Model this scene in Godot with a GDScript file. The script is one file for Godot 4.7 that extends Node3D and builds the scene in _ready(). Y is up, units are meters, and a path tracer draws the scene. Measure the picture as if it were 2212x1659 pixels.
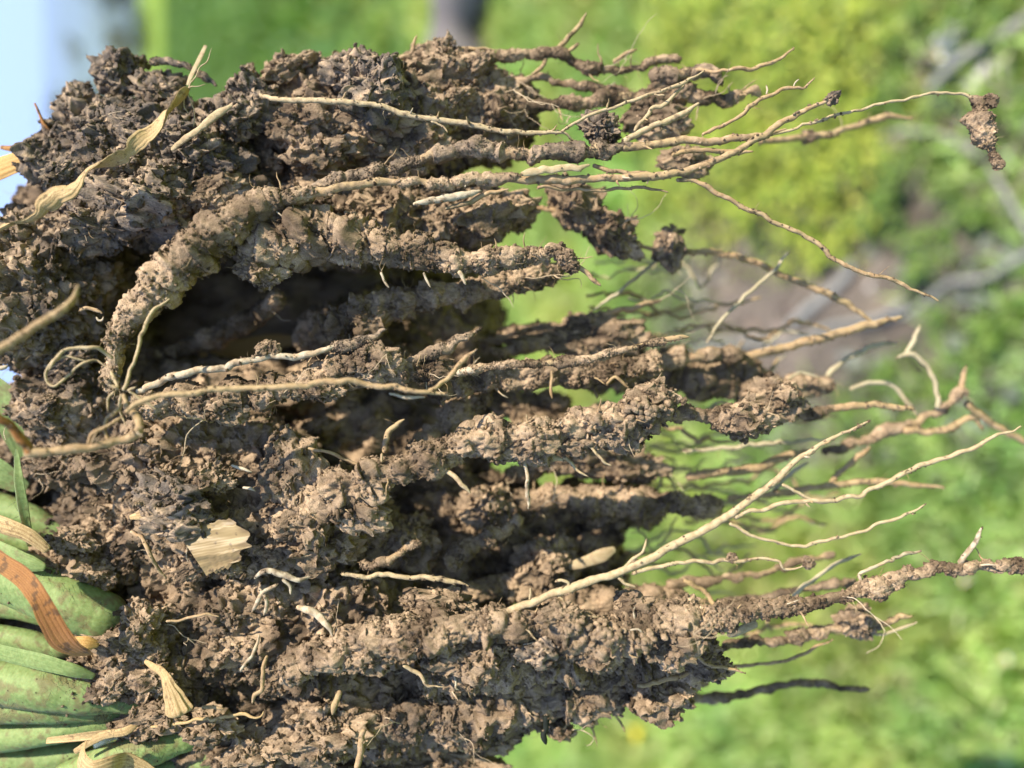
extends Node3D
# An uprooted grass clump held up over a lawn: earthy roots in front, garden out of focus behind.
# The camera is held upright against the hanging clump, so the picture's left is the world's up.

const PITCH := 27.0                     # degrees the camera looks down
const FOCUS := 0.15                     # metres from lens to the clump
const PX := 2.0 * FOCUS * 0.69252 / 2212.0   # metres per design unit on the clump's middle plane
const SUN_DIR := Vector3(-0.62, 0.5, 0.6)  # towards the sun, in the clump's own axes
var eu: Vector3
var ev: Vector3
var en: Vector3
var origin := Vector3(0, 0.70, 0)
var eye: Vector3
var rng := RandomNumberGenerator.new()
var plant: Node3D
var M := {}
var n_lump: FastNoiseLite
var n_cell: FastNoiseLite
var n_cell2: FastNoiseLite
var n_fine: FastNoiseLite
var n_grain: FastNoiseLite
var n_tone: FastNoiseLite
var n_tone2: FastNoiseLite
var n_bend: FastNoiseLite
var ico := {}
var spots: Array[Vector3] = []          # places on soil where crumbs stick
var spot_normals: Array[Vector3] = []
var spot_grey := PackedFloat32Array()
var spot_most := PackedFloat32Array()
var hair_spots: Array[Vector3] = []
var hair_normals: Array[Vector3] = []
var names := {}


func _ready() -> void:
	rng.seed = 77
	var c := cos(deg_to_rad(PITCH))
	var s := sin(deg_to_rad(PITCH))
	eu = Vector3(0, -c, s)
	ev = Vector3(1, 0, 0)
	en = Vector3(0, s, c)
	eye = origin + en * FOCUS
	# camera
	var cam := Camera3D.new()
	cam.name = "camera"
	cam.transform = Transform3D(Basis(eu, ev, en), eye)
	cam.near = 0.01
	cam.far = 6000.0
	var lens := CameraAttributesPhysical.new()
	lens.frustum_focal_length = 23.11
	lens.frustum_focus_distance = FOCUS - 0.003
	lens.exposure_aperture = 5.1
	lens.frustum_near = 0.01
	lens.frustum_far = 6000.0
	cam.attributes = lens
	add_child(cam)
	# sky, air and exposure
	var env := Environment.new()
	env.background_mode = Environment.BG_SKY
	var sky := ProceduralSkyMaterial.new()
	sky.sky_top_color = Color(0.56, 0.70, 0.93)
	sky.sky_horizon_color = Color(0.66, 0.745, 0.885)
	sky.sky_curve = 0.18
	sky.ground_horizon_color = Color(0.62, 0.68, 0.62)
	sky.ground_bottom_color = Color(0.25, 0.3, 0.16)
	sky.sky_energy_multiplier = 0.9
	sky.ground_energy_multiplier = 0.6
	env.sky = Sky.new()
	env.sky.sky_material = sky
	env.tonemap_mode = Environment.TONE_MAPPER_LINEAR
	env.tonemap_exposure = 2.65
	env.fog_enabled = true
	env.fog_density = 0.0004
	env.fog_light_color = Color(0.62, 0.70, 0.85)
	env.sdfgi_enabled = true
	env.ssao_enabled = true
	env.ssil_enabled = true
	var we := WorldEnvironment.new()
	we.name = "world_environment"
	we.environment = env
	add_child(we)
	# sun
	var sun := DirectionalLight3D.new()
	sun.name = "sun"
	sun.light_energy = 1.6
	sun.light_color = Color(1.0, 0.965, 0.905)
	sun.light_angular_distance = 0.53
	sun.shadow_enabled = true
	var to_sun := (eu * SUN_DIR.x + ev * SUN_DIR.y + en * SUN_DIR.z).normalized()
	sun.transform = Transform3D(Basis.looking_at(-to_sun, Vector3(0, 0, 1)), Vector3(0, 20, 0))
	add_child(sun)
	make_noises()
	make_materials()
	build_setting()
	build_clump()
	build_garden()


# ---------------------------------------------------------------- helpers

func noise(kind: int, period: float, octaves: int, sd: int) -> FastNoiseLite:
	var n := FastNoiseLite.new()
	n.noise_type = kind
	n.frequency = 1.0 / period
	n.seed = sd
	n.fractal_type = FastNoiseLite.FRACTAL_FBM if octaves > 1 else FastNoiseLite.FRACTAL_NONE
	n.fractal_octaves = octaves
	n.fractal_gain = 0.55
	return n


func make_noises() -> void:
	n_lump = noise(FastNoiseLite.TYPE_SIMPLEX_SMOOTH, 0.013, 3, 3)
	n_cell = noise(FastNoiseLite.TYPE_CELLULAR, 0.0023, 1, 5)
	n_cell2 = noise(FastNoiseLite.TYPE_CELLULAR, 0.0062, 1, 9)
	n_grain = noise(FastNoiseLite.TYPE_CELLULAR, 0.0011, 1, 15)
	n_fine = noise(FastNoiseLite.TYPE_SIMPLEX, 0.0014, 3, 6)
	n_tone = noise(FastNoiseLite.TYPE_SIMPLEX, 0.016, 2, 7)
	n_tone2 = noise(FastNoiseLite.TYPE_SIMPLEX, 0.0013, 2, 8)
	n_bend = noise(FastNoiseLite.TYPE_SIMPLEX, 0.006, 2, 11)


func tex(period_px: float, octaves: int, lo: Color, hi: Color, sd: int, size := 512, cellular := false) -> NoiseTexture2D:
	var t := NoiseTexture2D.new()
	t.width = size
	t.height = size
	t.seamless = true
	t.noise = noise(FastNoiseLite.TYPE_CELLULAR if cellular else FastNoiseLite.TYPE_SIMPLEX, period_px, octaves, sd)
	var g := Gradient.new()
	g.set_color(0, lo)
	g.set_color(1, hi)
	t.color_ramp = g
	return t


func mat(called: String, rough: float, spec := 0.3) -> StandardMaterial3D:
	var m := StandardMaterial3D.new()
	m.resource_name = called
	m.vertex_color_use_as_albedo = true
	m.roughness = rough
	m.metallic_specular = spec
	M[called] = m
	return m


func grain(m: StandardMaterial3D, t: NoiseTexture2D, per_metre: float, bump: float, h: NoiseTexture2D = null) -> void:
	m.albedo_texture = t
	m.uv1_triplanar = true
	m.uv1_scale = Vector3.ONE * per_metre
	if bump > 0.0:
		m.heightmap_enabled = true
		m.heightmap_scale = bump
		m.heightmap_texture = h if h else t


func make_materials() -> void:
	var soil_tex := tex(14.0, 4, Color(0.62, 0.6, 0.58), Color(1, 1, 1), 21)
	var soil := mat("soil", 1.0, 0.12)
	grain(soil, soil_tex, 70.0, 0.035)
	var root := mat("root", 0.75, 0.3)
	grain(root, tex(10.0, 3, Color(0.72, 0.68, 0.6), Color(1, 1, 1), 22), 90.0, 0.03)
	var dry := mat("dry_leaf", 0.7, 0.35)
	grain(dry, tex(12.0, 3, Color(0.75, 0.7, 0.62), Color(1, 1, 1), 23), 60.0, 0.012)
	dry.backlight_enabled = true
	dry.backlight = Color(0.25, 0.2, 0.1)
	mat("husk", 0.55, 0.45)
	var green := mat("green_stem", 0.65, 0.3)
	grain(green, tex(16.0, 3, Color(0.85, 0.86, 0.8), Color(1, 1, 1), 24), 50.0, 0.01)
	green.subsurf_scatter_enabled = true
	green.subsurf_scatter_strength = 0.06
	var leaf := mat("leaf", 0.55, 0.4)
	leaf.backlight_enabled = true
	leaf.backlight = Color(0.75, 0.85, 0.4)
	leaf.cull_mode = BaseMaterial3D.CULL_DISABLED
	mat("petal", 0.6)
	mat("wood", 0.85)
	mat("stone", 0.9)
	mat("hair", 0.6)
	var ground := mat("ground", 1.0, 0.1)
	ground.vertex_color_use_as_albedo = false
	ground.albedo_texture = tex(40.0, 4, Color(0.33, 0.41, 0.14), Color(0.45, 0.52, 0.21), 25)
	ground.uv1_triplanar = true
	ground.uv1_world_triplanar = true
	ground.uv1_scale = Vector3.ONE * 0.7
	var hill := mat("hill", 1.0, 0.0)
	hill.vertex_color_use_as_albedo = true


func P(u: float, v: float, d: float) -> Vector3:
	# a design position on the clump's middle plane, moved d millimetres nearer the viewer along the line of sight
	var z := d * 0.001
	var k := (FOCUS - z) / FOCUS
	return Vector3((u - 1106.0) * PX * k, (829.5 - v) * PX * k, z)


func W(p: Vector3) -> Vector3:
	return origin + eu * p.x + ev * p.y + en * p.z


func ground_at(u: float, v: float, y := 0.0) -> Vector3:
	var d := W(P(u, v, 0)) - eye
	return eye + d * ((y - eye.y) / d.y)


func numbered(called: String) -> String:
	var n: int = names.get(called, 0)
	names[called] = n + 1
	return called if n == 0 else "%s_%03d" % [called, n]


func tag(o: Node, label: String, category := "", group := "", kind := "") -> void:
	if label: o.set_meta("label", label)
	if category: o.set_meta("category", category)
	if group: o.set_meta("group", group)
	if kind: o.set_meta("kind", kind)


func put(called: String, mesh: Mesh, m: Material, parent: Node = self) -> MeshInstance3D:
	var o := MeshInstance3D.new()
	o.name = numbered(called) if parent == self else called
	o.mesh = mesh
	o.material_override = null
	if mesh is ArrayMesh and mesh.get_surface_count() and mesh.surface_get_material(0) == null:
		mesh.surface_set_material(0, m)
	elif not (mesh is ArrayMesh):
		o.set_surface_override_material(0, m)
	parent.add_child(o, true)
	return o


func array_mesh(v: PackedVector3Array, n: PackedVector3Array, c: PackedColorArray, idx: PackedInt32Array) -> ArrayMesh:
	var a := []
	a.resize(Mesh.ARRAY_MAX)
	a[Mesh.ARRAY_VERTEX] = v
	a[Mesh.ARRAY_NORMAL] = n
	a[Mesh.ARRAY_COLOR] = c
	a[Mesh.ARRAY_INDEX] = idx
	var m := ArrayMesh.new()
	m.add_surface_from_arrays(Mesh.PRIMITIVE_TRIANGLES, a)
	return m


func smooth_normals(v: PackedVector3Array, idx: PackedInt32Array) -> PackedVector3Array:
	var n := PackedVector3Array()
	n.resize(v.size())
	for k in range(0, idx.size(), 3):
		var a := idx[k]
		var b := idx[k + 1]
		var c := idx[k + 2]
		var f := (v[c] - v[a]).cross(v[b] - v[a])
		n[a] += f
		n[b] += f
		n[c] += f
	for k in n.size():
		n[k] = n[k].normalized()
	return n


func face_up(idx: PackedInt32Array, n: PackedVector3Array, up: Vector3) -> void:
	var sum := 0.0
	for q in n: sum += q.dot(up)
	if sum < 0.0:
		for k in n.size(): n[k] = -n[k]
		for k in range(0, idx.size(), 3):
			var q := idx[k]
			idx[k] = idx[k + 1]
			idx[k + 1] = q


func icosphere(sub: int) -> Array:
	if ico.has(sub):
		return ico[sub]
	var v := PackedVector3Array()
	var idx := PackedInt32Array()
	if sub == 0:
		var t := (1.0 + sqrt(5.0)) / 2.0
		for p in [Vector3(-1, t, 0), Vector3(1, t, 0), Vector3(-1, -t, 0), Vector3(1, -t, 0), Vector3(0, -1, t), Vector3(0, 1, t), Vector3(0, -1, -t), Vector3(0, 1, -t), Vector3(t, 0, -1), Vector3(t, 0, 1), Vector3(-t, 0, -1), Vector3(-t, 0, 1)]:
			v.append(p.normalized())
		idx = PackedInt32Array([0, 5, 11, 0, 1, 5, 0, 7, 1, 0, 10, 7, 0, 11, 10, 1, 9, 5, 5, 4, 11, 11, 2, 10, 10, 6, 7, 7, 8, 1, 3, 4, 9, 3, 2, 4, 3, 6, 2, 3, 8, 6, 3, 9, 8, 4, 5, 9, 2, 11, 4, 6, 10, 2, 8, 7, 6, 9, 1, 8])
	else:
		var low := icosphere(sub - 1)
		v = low[0].duplicate()
		var li: PackedInt32Array = low[1]
		var mid := {}
		for k in range(0, li.size(), 3):
			var e := [0, 0, 0]
			for q in 3:
				var a := li[k + q]
				var b := li[k + (q + 1) % 3]
				var key := mini(a, b) * 1000000 + maxi(a, b)
				if not mid.has(key):
					mid[key] = v.size()
					v.append((v[a] + v[b]).normalized())
				e[q] = mid[key]
			idx.append_array([li[k], e[0], e[2], li[k + 1], e[1], e[0], li[k + 2], e[2], e[1], e[0], e[1], e[2]])
	ico[sub] = [v, idx]
	return ico[sub]


func soil_color(p: Vector3, grey: float) -> Color:
	var t := clampf(n_tone.get_noise_3dv(p) * 1.2 + 0.56, 0.0, 1.0)
	var s := n_tone2.get_noise_3dv(p)
	var c := Color(0.162, 0.116, 0.076).lerp(Color(0.46, 0.334, 0.214), t)
	c = c.lerp(Color(0.165, 0.142, 0.122), grey * clampf(0.75 - s, 0.0, 1.0))
	var k := 1.0 + 0.45 * s
	return Color(c.r * k, c.g * k, c.b * k)


func tint(mode: String, p: Vector3, along: float, around: float, grey: float) -> Color:
	var s := n_tone2.get_noise_3dv(p)
	var t := n_tone.get_noise_3dv(p)
	match mode:
		"soil":
			return soil_color(p, grey)
		"tan":
			var c := Color(0.43, 0.315, 0.175).lerp(Color(0.36, 0.24, 0.135), clampf(t + 0.4, 0, 1))
			c = c.lerp(Color(0.50, 0.385, 0.235), clampf(s, 0, 1))
			c = c.lerp(soil_color(p, 0.0), 0.85 * smoothstep(-0.05, 0.55, n_fine.get_noise_3dv(p * 0.6) + grey * 0.6))
			return c
		"pale":
			var c := Color(0.44, 0.345, 0.205).lerp(Color(0.52, 0.425, 0.28), clampf(s + 0.4, 0, 1))
			c = c.lerp(soil_color(p, 0.0), 0.8 * smoothstep(0.0, 0.6, n_fine.get_noise_3dv(p * 0.6) + grey * 0.6))
			return c
		"white":
			var c := Color(0.52, 0.45, 0.34)
			c = c.lerp(soil_color(p, 0.0), 0.85 * smoothstep(-0.15, 0.5, n_fine.get_noise_3dv(p * 0.7) + grey * 0.7))
			return c
		"glaucous":
			return Color(0.40, 0.345, 0.225).lerp(Color(0.50, 0.44, 0.31), clampf(t + 0.5, 0, 1))
		"green":
			var k := 0.5 + 0.5 * sin(around * 23.0 + 3.0 * t)
			var c := Color(0.125, 0.175, 0.055).lerp(Color(0.235, 0.29, 0.11), k * 0.35 + 0.3 + 0.5 * s)
			c = c.lerp(Color(0.22, 0.27, 0.10), clampf(t * 0.9, 0.0, 0.4))
			c = c.lerp(Color(0.15, 0.125, 0.055), 0.8 * smoothstep(0.3, 0.8, n_fine.get_noise_3dv(p * 0.5) + 0.8 * n_lump.get_noise_3dv(p) + grey * 0.7 + 0.12 * k))
			return c
		"dry":
			var k := 0.5 + 0.5 * sin(around * 31.0 + 2.0 * t)
			var c := Color(0.36, 0.245, 0.115).lerp(Color(0.60, 0.46, 0.24), k * 0.7 + 0.2 * s)
			if n_fine.get_noise_3dv(p * 0.8) > 0.42:
				c = c.lerp(Color(0.10, 0.06, 0.03), 0.6)
			return c
		"brown":
			var k := 0.5 + 0.5 * sin(around * 29.0 + 2.0 * t)
			var c := Color(0.22, 0.085, 0.022).lerp(Color(0.46, 0.24, 0.075), k * 0.6 + 0.35 * clampf(t + 0.3, 0, 1))
			if n_fine.get_noise_3dv(p * 0.45) > 0.3:
				c = c.lerp(Color(0.08, 0.045, 0.02), 0.7)
			return c
		"orange":
			return Color(0.50, 0.29, 0.09).lerp(Color(0.58, 0.38, 0.15), 0.5 + 0.5 * sin(around * 17.0))
		"black":
			return Color(0.012, 0.016, 0.015)
	return Color(0.5, 0.5, 0.5)


func soil_height(p: Vector3, size: float) -> float:
	# relief of crumbly soil in metres on a body about `size` metres thick
	var q := Vector3(p.x * 0.7, p.y, p.z)
	var h := 0.78 * size * n_lump.get_noise_3dv(q * clampf(0.0075 / size, 0.7, 2.2))
	h -= minf(0.30 * size, 0.0016) * (n_cell2.get_noise_3dv(p * 1.15) + 0.45)
	var rough := clampf(0.85 + 1.3 * n_tone.get_noise_3dv(p * 1.7 + Vector3(0.2, 0, 0)), 0.25, 1.3)
	h -= minf(0.26 * size, 0.0010) * (n_cell.get_noise_3dv(p) + 0.45) * (0.4 + 0.6 * rough)
	h -= minf(0.14 * size, 0.00042) * (n_grain.get_noise_3dv(p) + 0.45) * rough
	var f := n_fine.get_noise_3dv(p)
	h += rough * (minf(0.14 * size, 0.00042) * f + maxf(0.0, f - 0.25) * minf(0.5 * size, 0.0014))
	h -= maxf(0.0, -f - 0.3) * minf(0.5 * size, 0.0016)
	return h


func keep(p: Vector3, n: Vector3, area: float, dens: float, grey: float, most := 0.001) -> void:
	var k := dens * (1.0 if n.z > -0.25 else 0.25) * (0.06 + 1.3 * smoothstep(-0.25, 0.4, n_tone.get_noise_3dv(p * 2.3)))
	if rng.randf() < k * area:
		spots.append(p)
		spot_normals.append(n)
		spot_grey.append(grey)
		spot_most.append(most)
	if rng.randf() < 0.01 * k * area and n.z > -0.3:
		hair_spots.append(p)
		hair_normals.append(n)


func path(a: Array) -> Array:
	# [u, v, depth, radius, ...] as points and radii in metres
	var pts := PackedVector3Array()
	var rad := PackedFloat32Array()
	for k in range(0, a.size(), 4):
		pts.append(P(a[k], a[k + 1], a[k + 2]))
		rad.append(a[k + 3] * PX * (FOCUS - a[k + 2] * 0.001) / FOCUS)
	return [pts, rad]


func spline(pts: PackedVector3Array, rad: PackedFloat32Array, ds: float) -> Array:
	var op := PackedVector3Array()
	var orr := PackedFloat32Array()
	var n := pts.size()
	for k in n - 1:
		var p0 := pts[maxi(k - 1, 0)]
		var p1 := pts[k]
		var p2 := pts[k + 1]
		var p3 := pts[mini(k + 2, n - 1)]
		var steps := maxi(1, int(ceil(p1.distance_to(p2) / ds)))
		for j in steps:
			var t := float(j) / steps
			op.append(p1.cubic_interpolate(p2, p0, p3, t))
			orr.append(lerpf(rad[k], rad[k + 1], t * t * (3.0 - 2.0 * t)))
	op.append(pts[n - 1])
	orr.append(rad[n - 1])
	return [op, orr]


func tube(pts: PackedVector3Array, rad: PackedFloat32Array, mode: String, o := {}) -> ArrayMesh:
	# options: soil (relief 0..1), flat (thickness over width), roll0, roll1 (radians), ribs, wob (metres), grey, dens, fine (metres), sharp (pointed end)
	var soil: float = o.get("soil", 0.0)
	var flat: float = o.get("flat", 1.0)
	var roll0: float = o.get("roll0", 0.0)
	var roll1: float = o.get("roll1", roll0)
	var ribs: float = o.get("ribs", 0.0)
	var wob: float = o.get("wob", 0.0)
	var grey: float = o.get("grey", 0.0)
	var dens: float = o.get("dens", 0.0)
	var fine: float = o.get("fine", 0.00028)
	var fold: float = o.get("fold", 0.0)
	var big := 0.0
	for r in rad:
		big = maxf(big, r)
	var seg := clampi(int(TAU * big / fine), 7, 96)
	var sp := spline(pts, rad, fine * (1.0 if soil > 0.4 else 1.3))
	var cp: PackedVector3Array = sp[0]
	var cr: PackedFloat32Array = sp[1]
	var n := cp.size()
	if wob > 0.0:
		for k in n:
			var q := cp[k]
			var w := minf(1.0, minf(k, n - 1 - k) / 8.0)
			cp[k] += Vector3(n_bend.get_noise_3dv(q), n_bend.get_noise_3dv(q + Vector3(3, 0, 0)), n_bend.get_noise_3dv(q + Vector3(0, 3, 0))) * wob * w
	var run := PackedFloat32Array()
	run.resize(n)
	for k in range(1, n):
		run[k] = run[k - 1] + cp[k].distance_to(cp[k - 1])
	var total := run[n - 1]
	var v := PackedVector3Array()
	var cl := PackedColorArray()
	v.resize(n * (seg + 1))
	cl.resize(n * (seg + 1))
	var t0 := (cp[1] - cp[0]).normalized()
	var a := (Vector3(0, 0, 1) - t0 * t0.z).normalized() if absf(t0.z) < 0.9 else (Vector3(1, 0, 0) - t0 * t0.x).normalized()
	for k in n:
		var t := (cp[mini(k + 1, n - 1)] - cp[maxi(k - 1, 0)]).normalized()
		a = (a - t * a.dot(t)).normalized()
		var b := t.cross(a)
		var r := cr[k]
		var cap := 1.0
		var e := minf(run[k], total - run[k]) / maxf(r * minf(1.0, flat * 2.0), 1e-6)
		if e < 1.0:
			cap = sqrt(maxf(0.0, 1.0 - (1.0 - e) * (1.0 - e)))
		var f := run[k] / total
		var bare := 0.0
		if soil > 0.0:
			r *= 1.0 + 0.38 * n_bend.get_noise_3dv(cp[k] * 0.8)
			if big < 0.0028 and not o.has("full"):
				bare = smoothstep(0.22, 0.42, n_tone.get_noise_3dv(cp[k] * 1.4 + Vector3(0.5, 0, 0)))
				r *= 1.0 - 0.42 * bare
		if soil <= 0.0 and flat > 0.45 and big < 0.0016:
			r *= (1.0 + 0.14 * n_bend.get_noise_3dv(cp[k] * 1.6)) * (1.0 - 0.5 * smoothstep(0.8, 1.0, f))
		var roll := lerpf(roll0, roll1, f)
		var ca := cos(roll)
		var sa := sin(roll)
		var across := b * ca + a * sa     # the wide direction of flat strips
		var thick := a * ca - b * sa
		for j in seg + 1:
			var th := TAU * (j % seg) / seg
			var cx := cos(th)
			var cy := sin(th)
			var rr := r
			if ribs > 0.0:
				rr *= 1.0 + ribs * sin(th * 9.0 + 1.5 * sin(f * 5.0))
			var dir := across * cx + thick * (cy * flat + fold * (cx * cx - 0.4))
			var p := cp[k] + dir * (rr * cap)
			if ribs > 0.0 and flat < 0.5:
				p += thick * (ribs * r * 0.35 * sin(cx * 14.0) * cap)
			var out := (across * cx * flat + thick * cy).normalized()
			if soil > 0.0:
				p += out * (soil_height(p, r) * soil * cap * (1.0 - 0.75 * bare))
			else:
				p += out * (minf(r * 0.2, 0.00009) * n_fine.get_noise_3dv(p) * cap * minf(1.0, flat * 1.5))
			var at := k * (seg + 1) + j
			v[at] = p
			cl[at] = tint(mode, p, f, cx if flat < 0.5 else th / TAU, grey)
			if bare > 0.0: cl[at] = cl[at].lerp(tint("tan", p, f, 0.0, 0.25), bare)
	var nn := PackedVector3Array()
	nn.resize(v.size())
	var idx := PackedInt32Array()
	idx.resize((n - 1) * seg * 6)
	var w := 0
	var row := seg + 1
	var area := fine * fine
	for k in n:
		for j in row:
			var at := k * row + j
			var jn := (j + 1) if j < seg else 1
			var jp := (j - 1) if j > 0 else seg - 1
			var du := v[k * row + jn] - v[k * row + jp]
			var dv := v[mini(k + 1, n - 1) * row + j] - v[maxi(k - 1, 0) * row + j]
			var nv := dv.cross(du)
			nn[at] = nv.normalized() if nv.length_squared() > 1e-22 else (cp[mini(k + 1, n - 1)] - cp[maxi(k - 1, 0)]).normalized() * (1.0 if k > n / 2 else -1.0)
			if dens > 0.0 and j < seg:
				keep(v[at], nn[at], area * 1.3, dens, grey, clampf(big * 0.085, 0.00015, 0.0004) if soil > 0.0 else clampf(big * 0.3, 0.00012, 0.0003))
			if k < n - 1 and j < seg:
				idx[w] = at
				idx[w + 1] = at + 1
				idx[w + 2] = at + row
				idx[w + 3] = at + 1
				idx[w + 4] = at + row + 1
				idx[w + 5] = at + row
				w += 6
	return array_mesh(v, nn, cl, idx)


func lump_mesh(sub: int, center: Vector3, radii: Vector3, size: float, grey: float, dens: float, shift := Vector3.ZERO) -> ArrayMesh:
	# an earthy body: an ellipsoid whose surface is pushed about by the soil relief
	var s := icosphere(sub)
	var unit: PackedVector3Array = s[0]
	var idx: PackedInt32Array = s[1]
	var v := PackedVector3Array()
	var cl := PackedColorArray()
	v.resize(unit.size())
	cl.resize(unit.size())
	for k in unit.size():
		var d := unit[k]
		var p := center + d * radii
		var out := (d / radii).normalized()
		var q := p + shift
		var h := soil_height(q, size)
		h += size * 0.35 * n_lump.get_noise_3dv(q * 0.55 + Vector3(0.4, 0, 0))
		p += out * h
		p += Vector3(n_bend.get_noise_3dv(q * 2.2), n_bend.get_noise_3dv(q * 2.2 + Vector3(1, 0, 0)), n_bend.get_noise_3dv(q * 2.2 + Vector3(0, 1, 0))) * (size * 0.22)
		v[k] = p
		cl[k] = soil_color(q, grey)
	var n := smooth_normals(v, idx)
	if dens > 0.0:
		var area := 4.0 * PI * pow(radii.x * radii.y * radii.z, 2.0 / 3.0) / unit.size() * 1.2
		for k in v.size():
			keep(v[k], n[k], area, dens, grey)
	return array_mesh(v, n, cl, idx)


# ---------------------------------------------------------------- the uprooted clump

var clod_meshes: Array[ArrayMesh] = []
var granules: Array[ArrayMesh] = []
var clods := 0
var small_clod := false
var small_clods := {}
var fibre_meshes: Array[ArrayMesh] = []


func mode_material(mode: String) -> Material:
	match mode:
		"soil": return M.soil
		"green": return M.green_stem
		"dry", "brown", "orange": return M.dry_leaf
	return M.root


func limb(called: String, mode: String, a: Array, o := {}, parent: Node = null) -> MeshInstance3D:
	var pr := path(a)
	if called == "soil_coated_root":
		for k in pr[1].size(): pr[1][k] *= 0.84
	if mode in ["tan", "pale", "white", "glaucous"] and not o.has("flat"):
		for k in pr[1].size():
			pr[1][k] *= 0.72 if a[2] > 11.0 or mode == "glaucous" else 0.87
	var mi := put(called, tube(pr[0], pr[1], mode, o), mode_material(mode), parent if parent else plant)
	var shoots: int = o.get("shoots", 0)
	if shoots:
		side_shoots(mi, pr[0], pr[1], shoots, o.get("shoot_mode", "tan"), o.get("shoot_len", 0.004))
	return mi


func side_shoots(parent: Node, pts: PackedVector3Array, rad: PackedFloat32Array, count: int, mode: String, long: float) -> void:
	var sp := spline(pts, rad, 0.001)
	var cp: PackedVector3Array = sp[0]
	var cr: PackedFloat32Array = sp[1]
	for q in count:
		var k := rng.randi_range(2, maxi(3, cp.size() - 3))
		k = mini(k, cp.size() - 2)
		var t := (cp[k + 1] - cp[k - 1]).normalized()
		var side := Vector3(rng.randf_range(-0.3, 0.3), rng.randf_range(-1, 1), rng.randf_range(-0.3, 1.0))
		side = (side - t * side.dot(t)).normalized()
		var l := long * rng.randf_range(0.4, 1.3)
		var p := cp[k] + side * cr[k] * 0.7
		var dir := (side + t * rng.randf_range(-0.2, 0.9)).normalized()
		var pp := PackedVector3Array([p])
		var rr := PackedFloat32Array([rng.randf_range(0.00018, 0.0003)])
		for s in 3:
			dir = (dir + Vector3(rng.randf_range(-1, 1), rng.randf_range(-1, 1), rng.randf_range(-1, 1)) * 0.35).normalized()
			p += dir * l / 3.0
			pp.append(p)
			rr.append(rr[0] * (1.0 - 0.22 * (s + 1)))
		var which: String = mode if rng.randf() < 0.6 else ["white", "pale", "tan"][rng.randi() % 3]
		put("rootlet", tube(pp, rr, which, {"fine": 0.0002, "wob": 0.0004, "grey": 0.3}), M.root, parent)


func clod_at(p: Vector3, size: Vector3, turn: Basis, grey: float, called := "clod", parent: Node = null) -> MeshInstance3D:
	var m := clod_meshes[rng.randi() % 5 + (5 if grey > 0.45 else 0)]
	var tr := Transform3D(turn * Basis.from_scale(size / 0.004), p)
	var mi: MeshInstance3D = null
	if small_clod:
		if not small_clods.has(m): small_clods[m] = []
		small_clods[m].append(tr)
	else:
		mi = put(called, m, M.soil, parent if parent else plant)
		mi.transform = tr
		clods += 1
	# crumbs on it
	var a: Array = m.surface_get_arrays(0)
	var v: PackedVector3Array = a[0]
	var nn: PackedVector3Array = a[1]
	var area := 4.0 * PI * pow(size.x * size.y * size.z, 2.0 / 3.0)
	for k in int(area * DENS * 0.8):
		var q := rng.randi() % v.size()
		var wn := (turn * nn[q]).normalized()
		if wn.z < -0.3: continue
		spots.append(tr * v[q])
		spot_normals.append(wn)
		spot_grey.append(grey)
		spot_most.append(0.001)
		if rng.randf() < 0.008:
			hair_spots.append(tr * v[q])
			hair_normals.append(wn)
	return mi


func clod(u: float, v: float, d: float, ru: float, rv: float, roll := 0.0, grey := 0.1, called := "clod") -> MeshInstance3D:
	var k := PX * (FOCUS - d * 0.001) / FOCUS
	var b := Basis(Vector3(0, 0, 1), deg_to_rad(roll))
	return clod_at(P(u, v, d), Vector3(ru * k, rv * k, minf(ru, rv) * k), b, grey, called)


const DENS := 2.4e6
const SOILY := {"soil": 0.7, "dens": 3.4e6, "wob": 0.0008, "fine": 0.00024}
const THIN := {"wob": 0.00045, "dens": 8.0e5, "fine": 0.00024}


func soily(extra := {}) -> Dictionary:
	var d := SOILY.duplicate()
	d.merge(extra, true)
	return d


func thin(extra := {}) -> Dictionary:
	var d := THIN.duplicate()
	d.merge(extra, true)
	return d


func core(sub: int, u: float, v: float, d: float, ru: float, rv: float, rd: float, grey: float, lumps: int, low := 13.0, high := 34.0) -> void:
	var k := PX * (FOCUS - d * 0.001) / FOCUS
	var c := P(u, v, d)
	var radii := Vector3(ru * k, rv * k, rd * 0.001)
	var m := lump_mesh(sub, c, radii, 0.0052, grey, DENS, Vector3.ZERO)
	put("soil_mass", m, M.soil, plant)
	var vv: PackedVector3Array = m.surface_get_arrays(0)[0]
	var nn: PackedVector3Array = m.surface_get_arrays(0)[1]
	var made := 0
	var tries := 0
	while made < lumps and tries < lumps * 12:
		tries += 1
		var q := rng.randi() % vv.size()
		if nn[q].z < 0.05 and rng.randf() < 0.75: continue
		made += 1
		var r := lerpf(low, high, pow(rng.randf(), 1.6)) * PX
		small_clod = r < 18.5 * PX
		var turn := Basis(Vector3(0, 0, 1), rng.randf_range(-0.5, 0.5)) * Basis(Vector3(rng.randf_range(-1, 1), rng.randf_range(-1, 1), rng.randf_range(-1, 1)).normalized(), rng.randf_range(-0.6, 0.6))
		clod_at(vv[q] - nn[q] * r * 0.15, Vector3(r * rng.randf_range(1.0, 1.7), r * rng.randf_range(0.7, 1.1), r * rng.randf_range(0.7, 1.1)), turn, grey + rng.randf_range(-0.25, 0.25))
	small_clod = false


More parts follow.
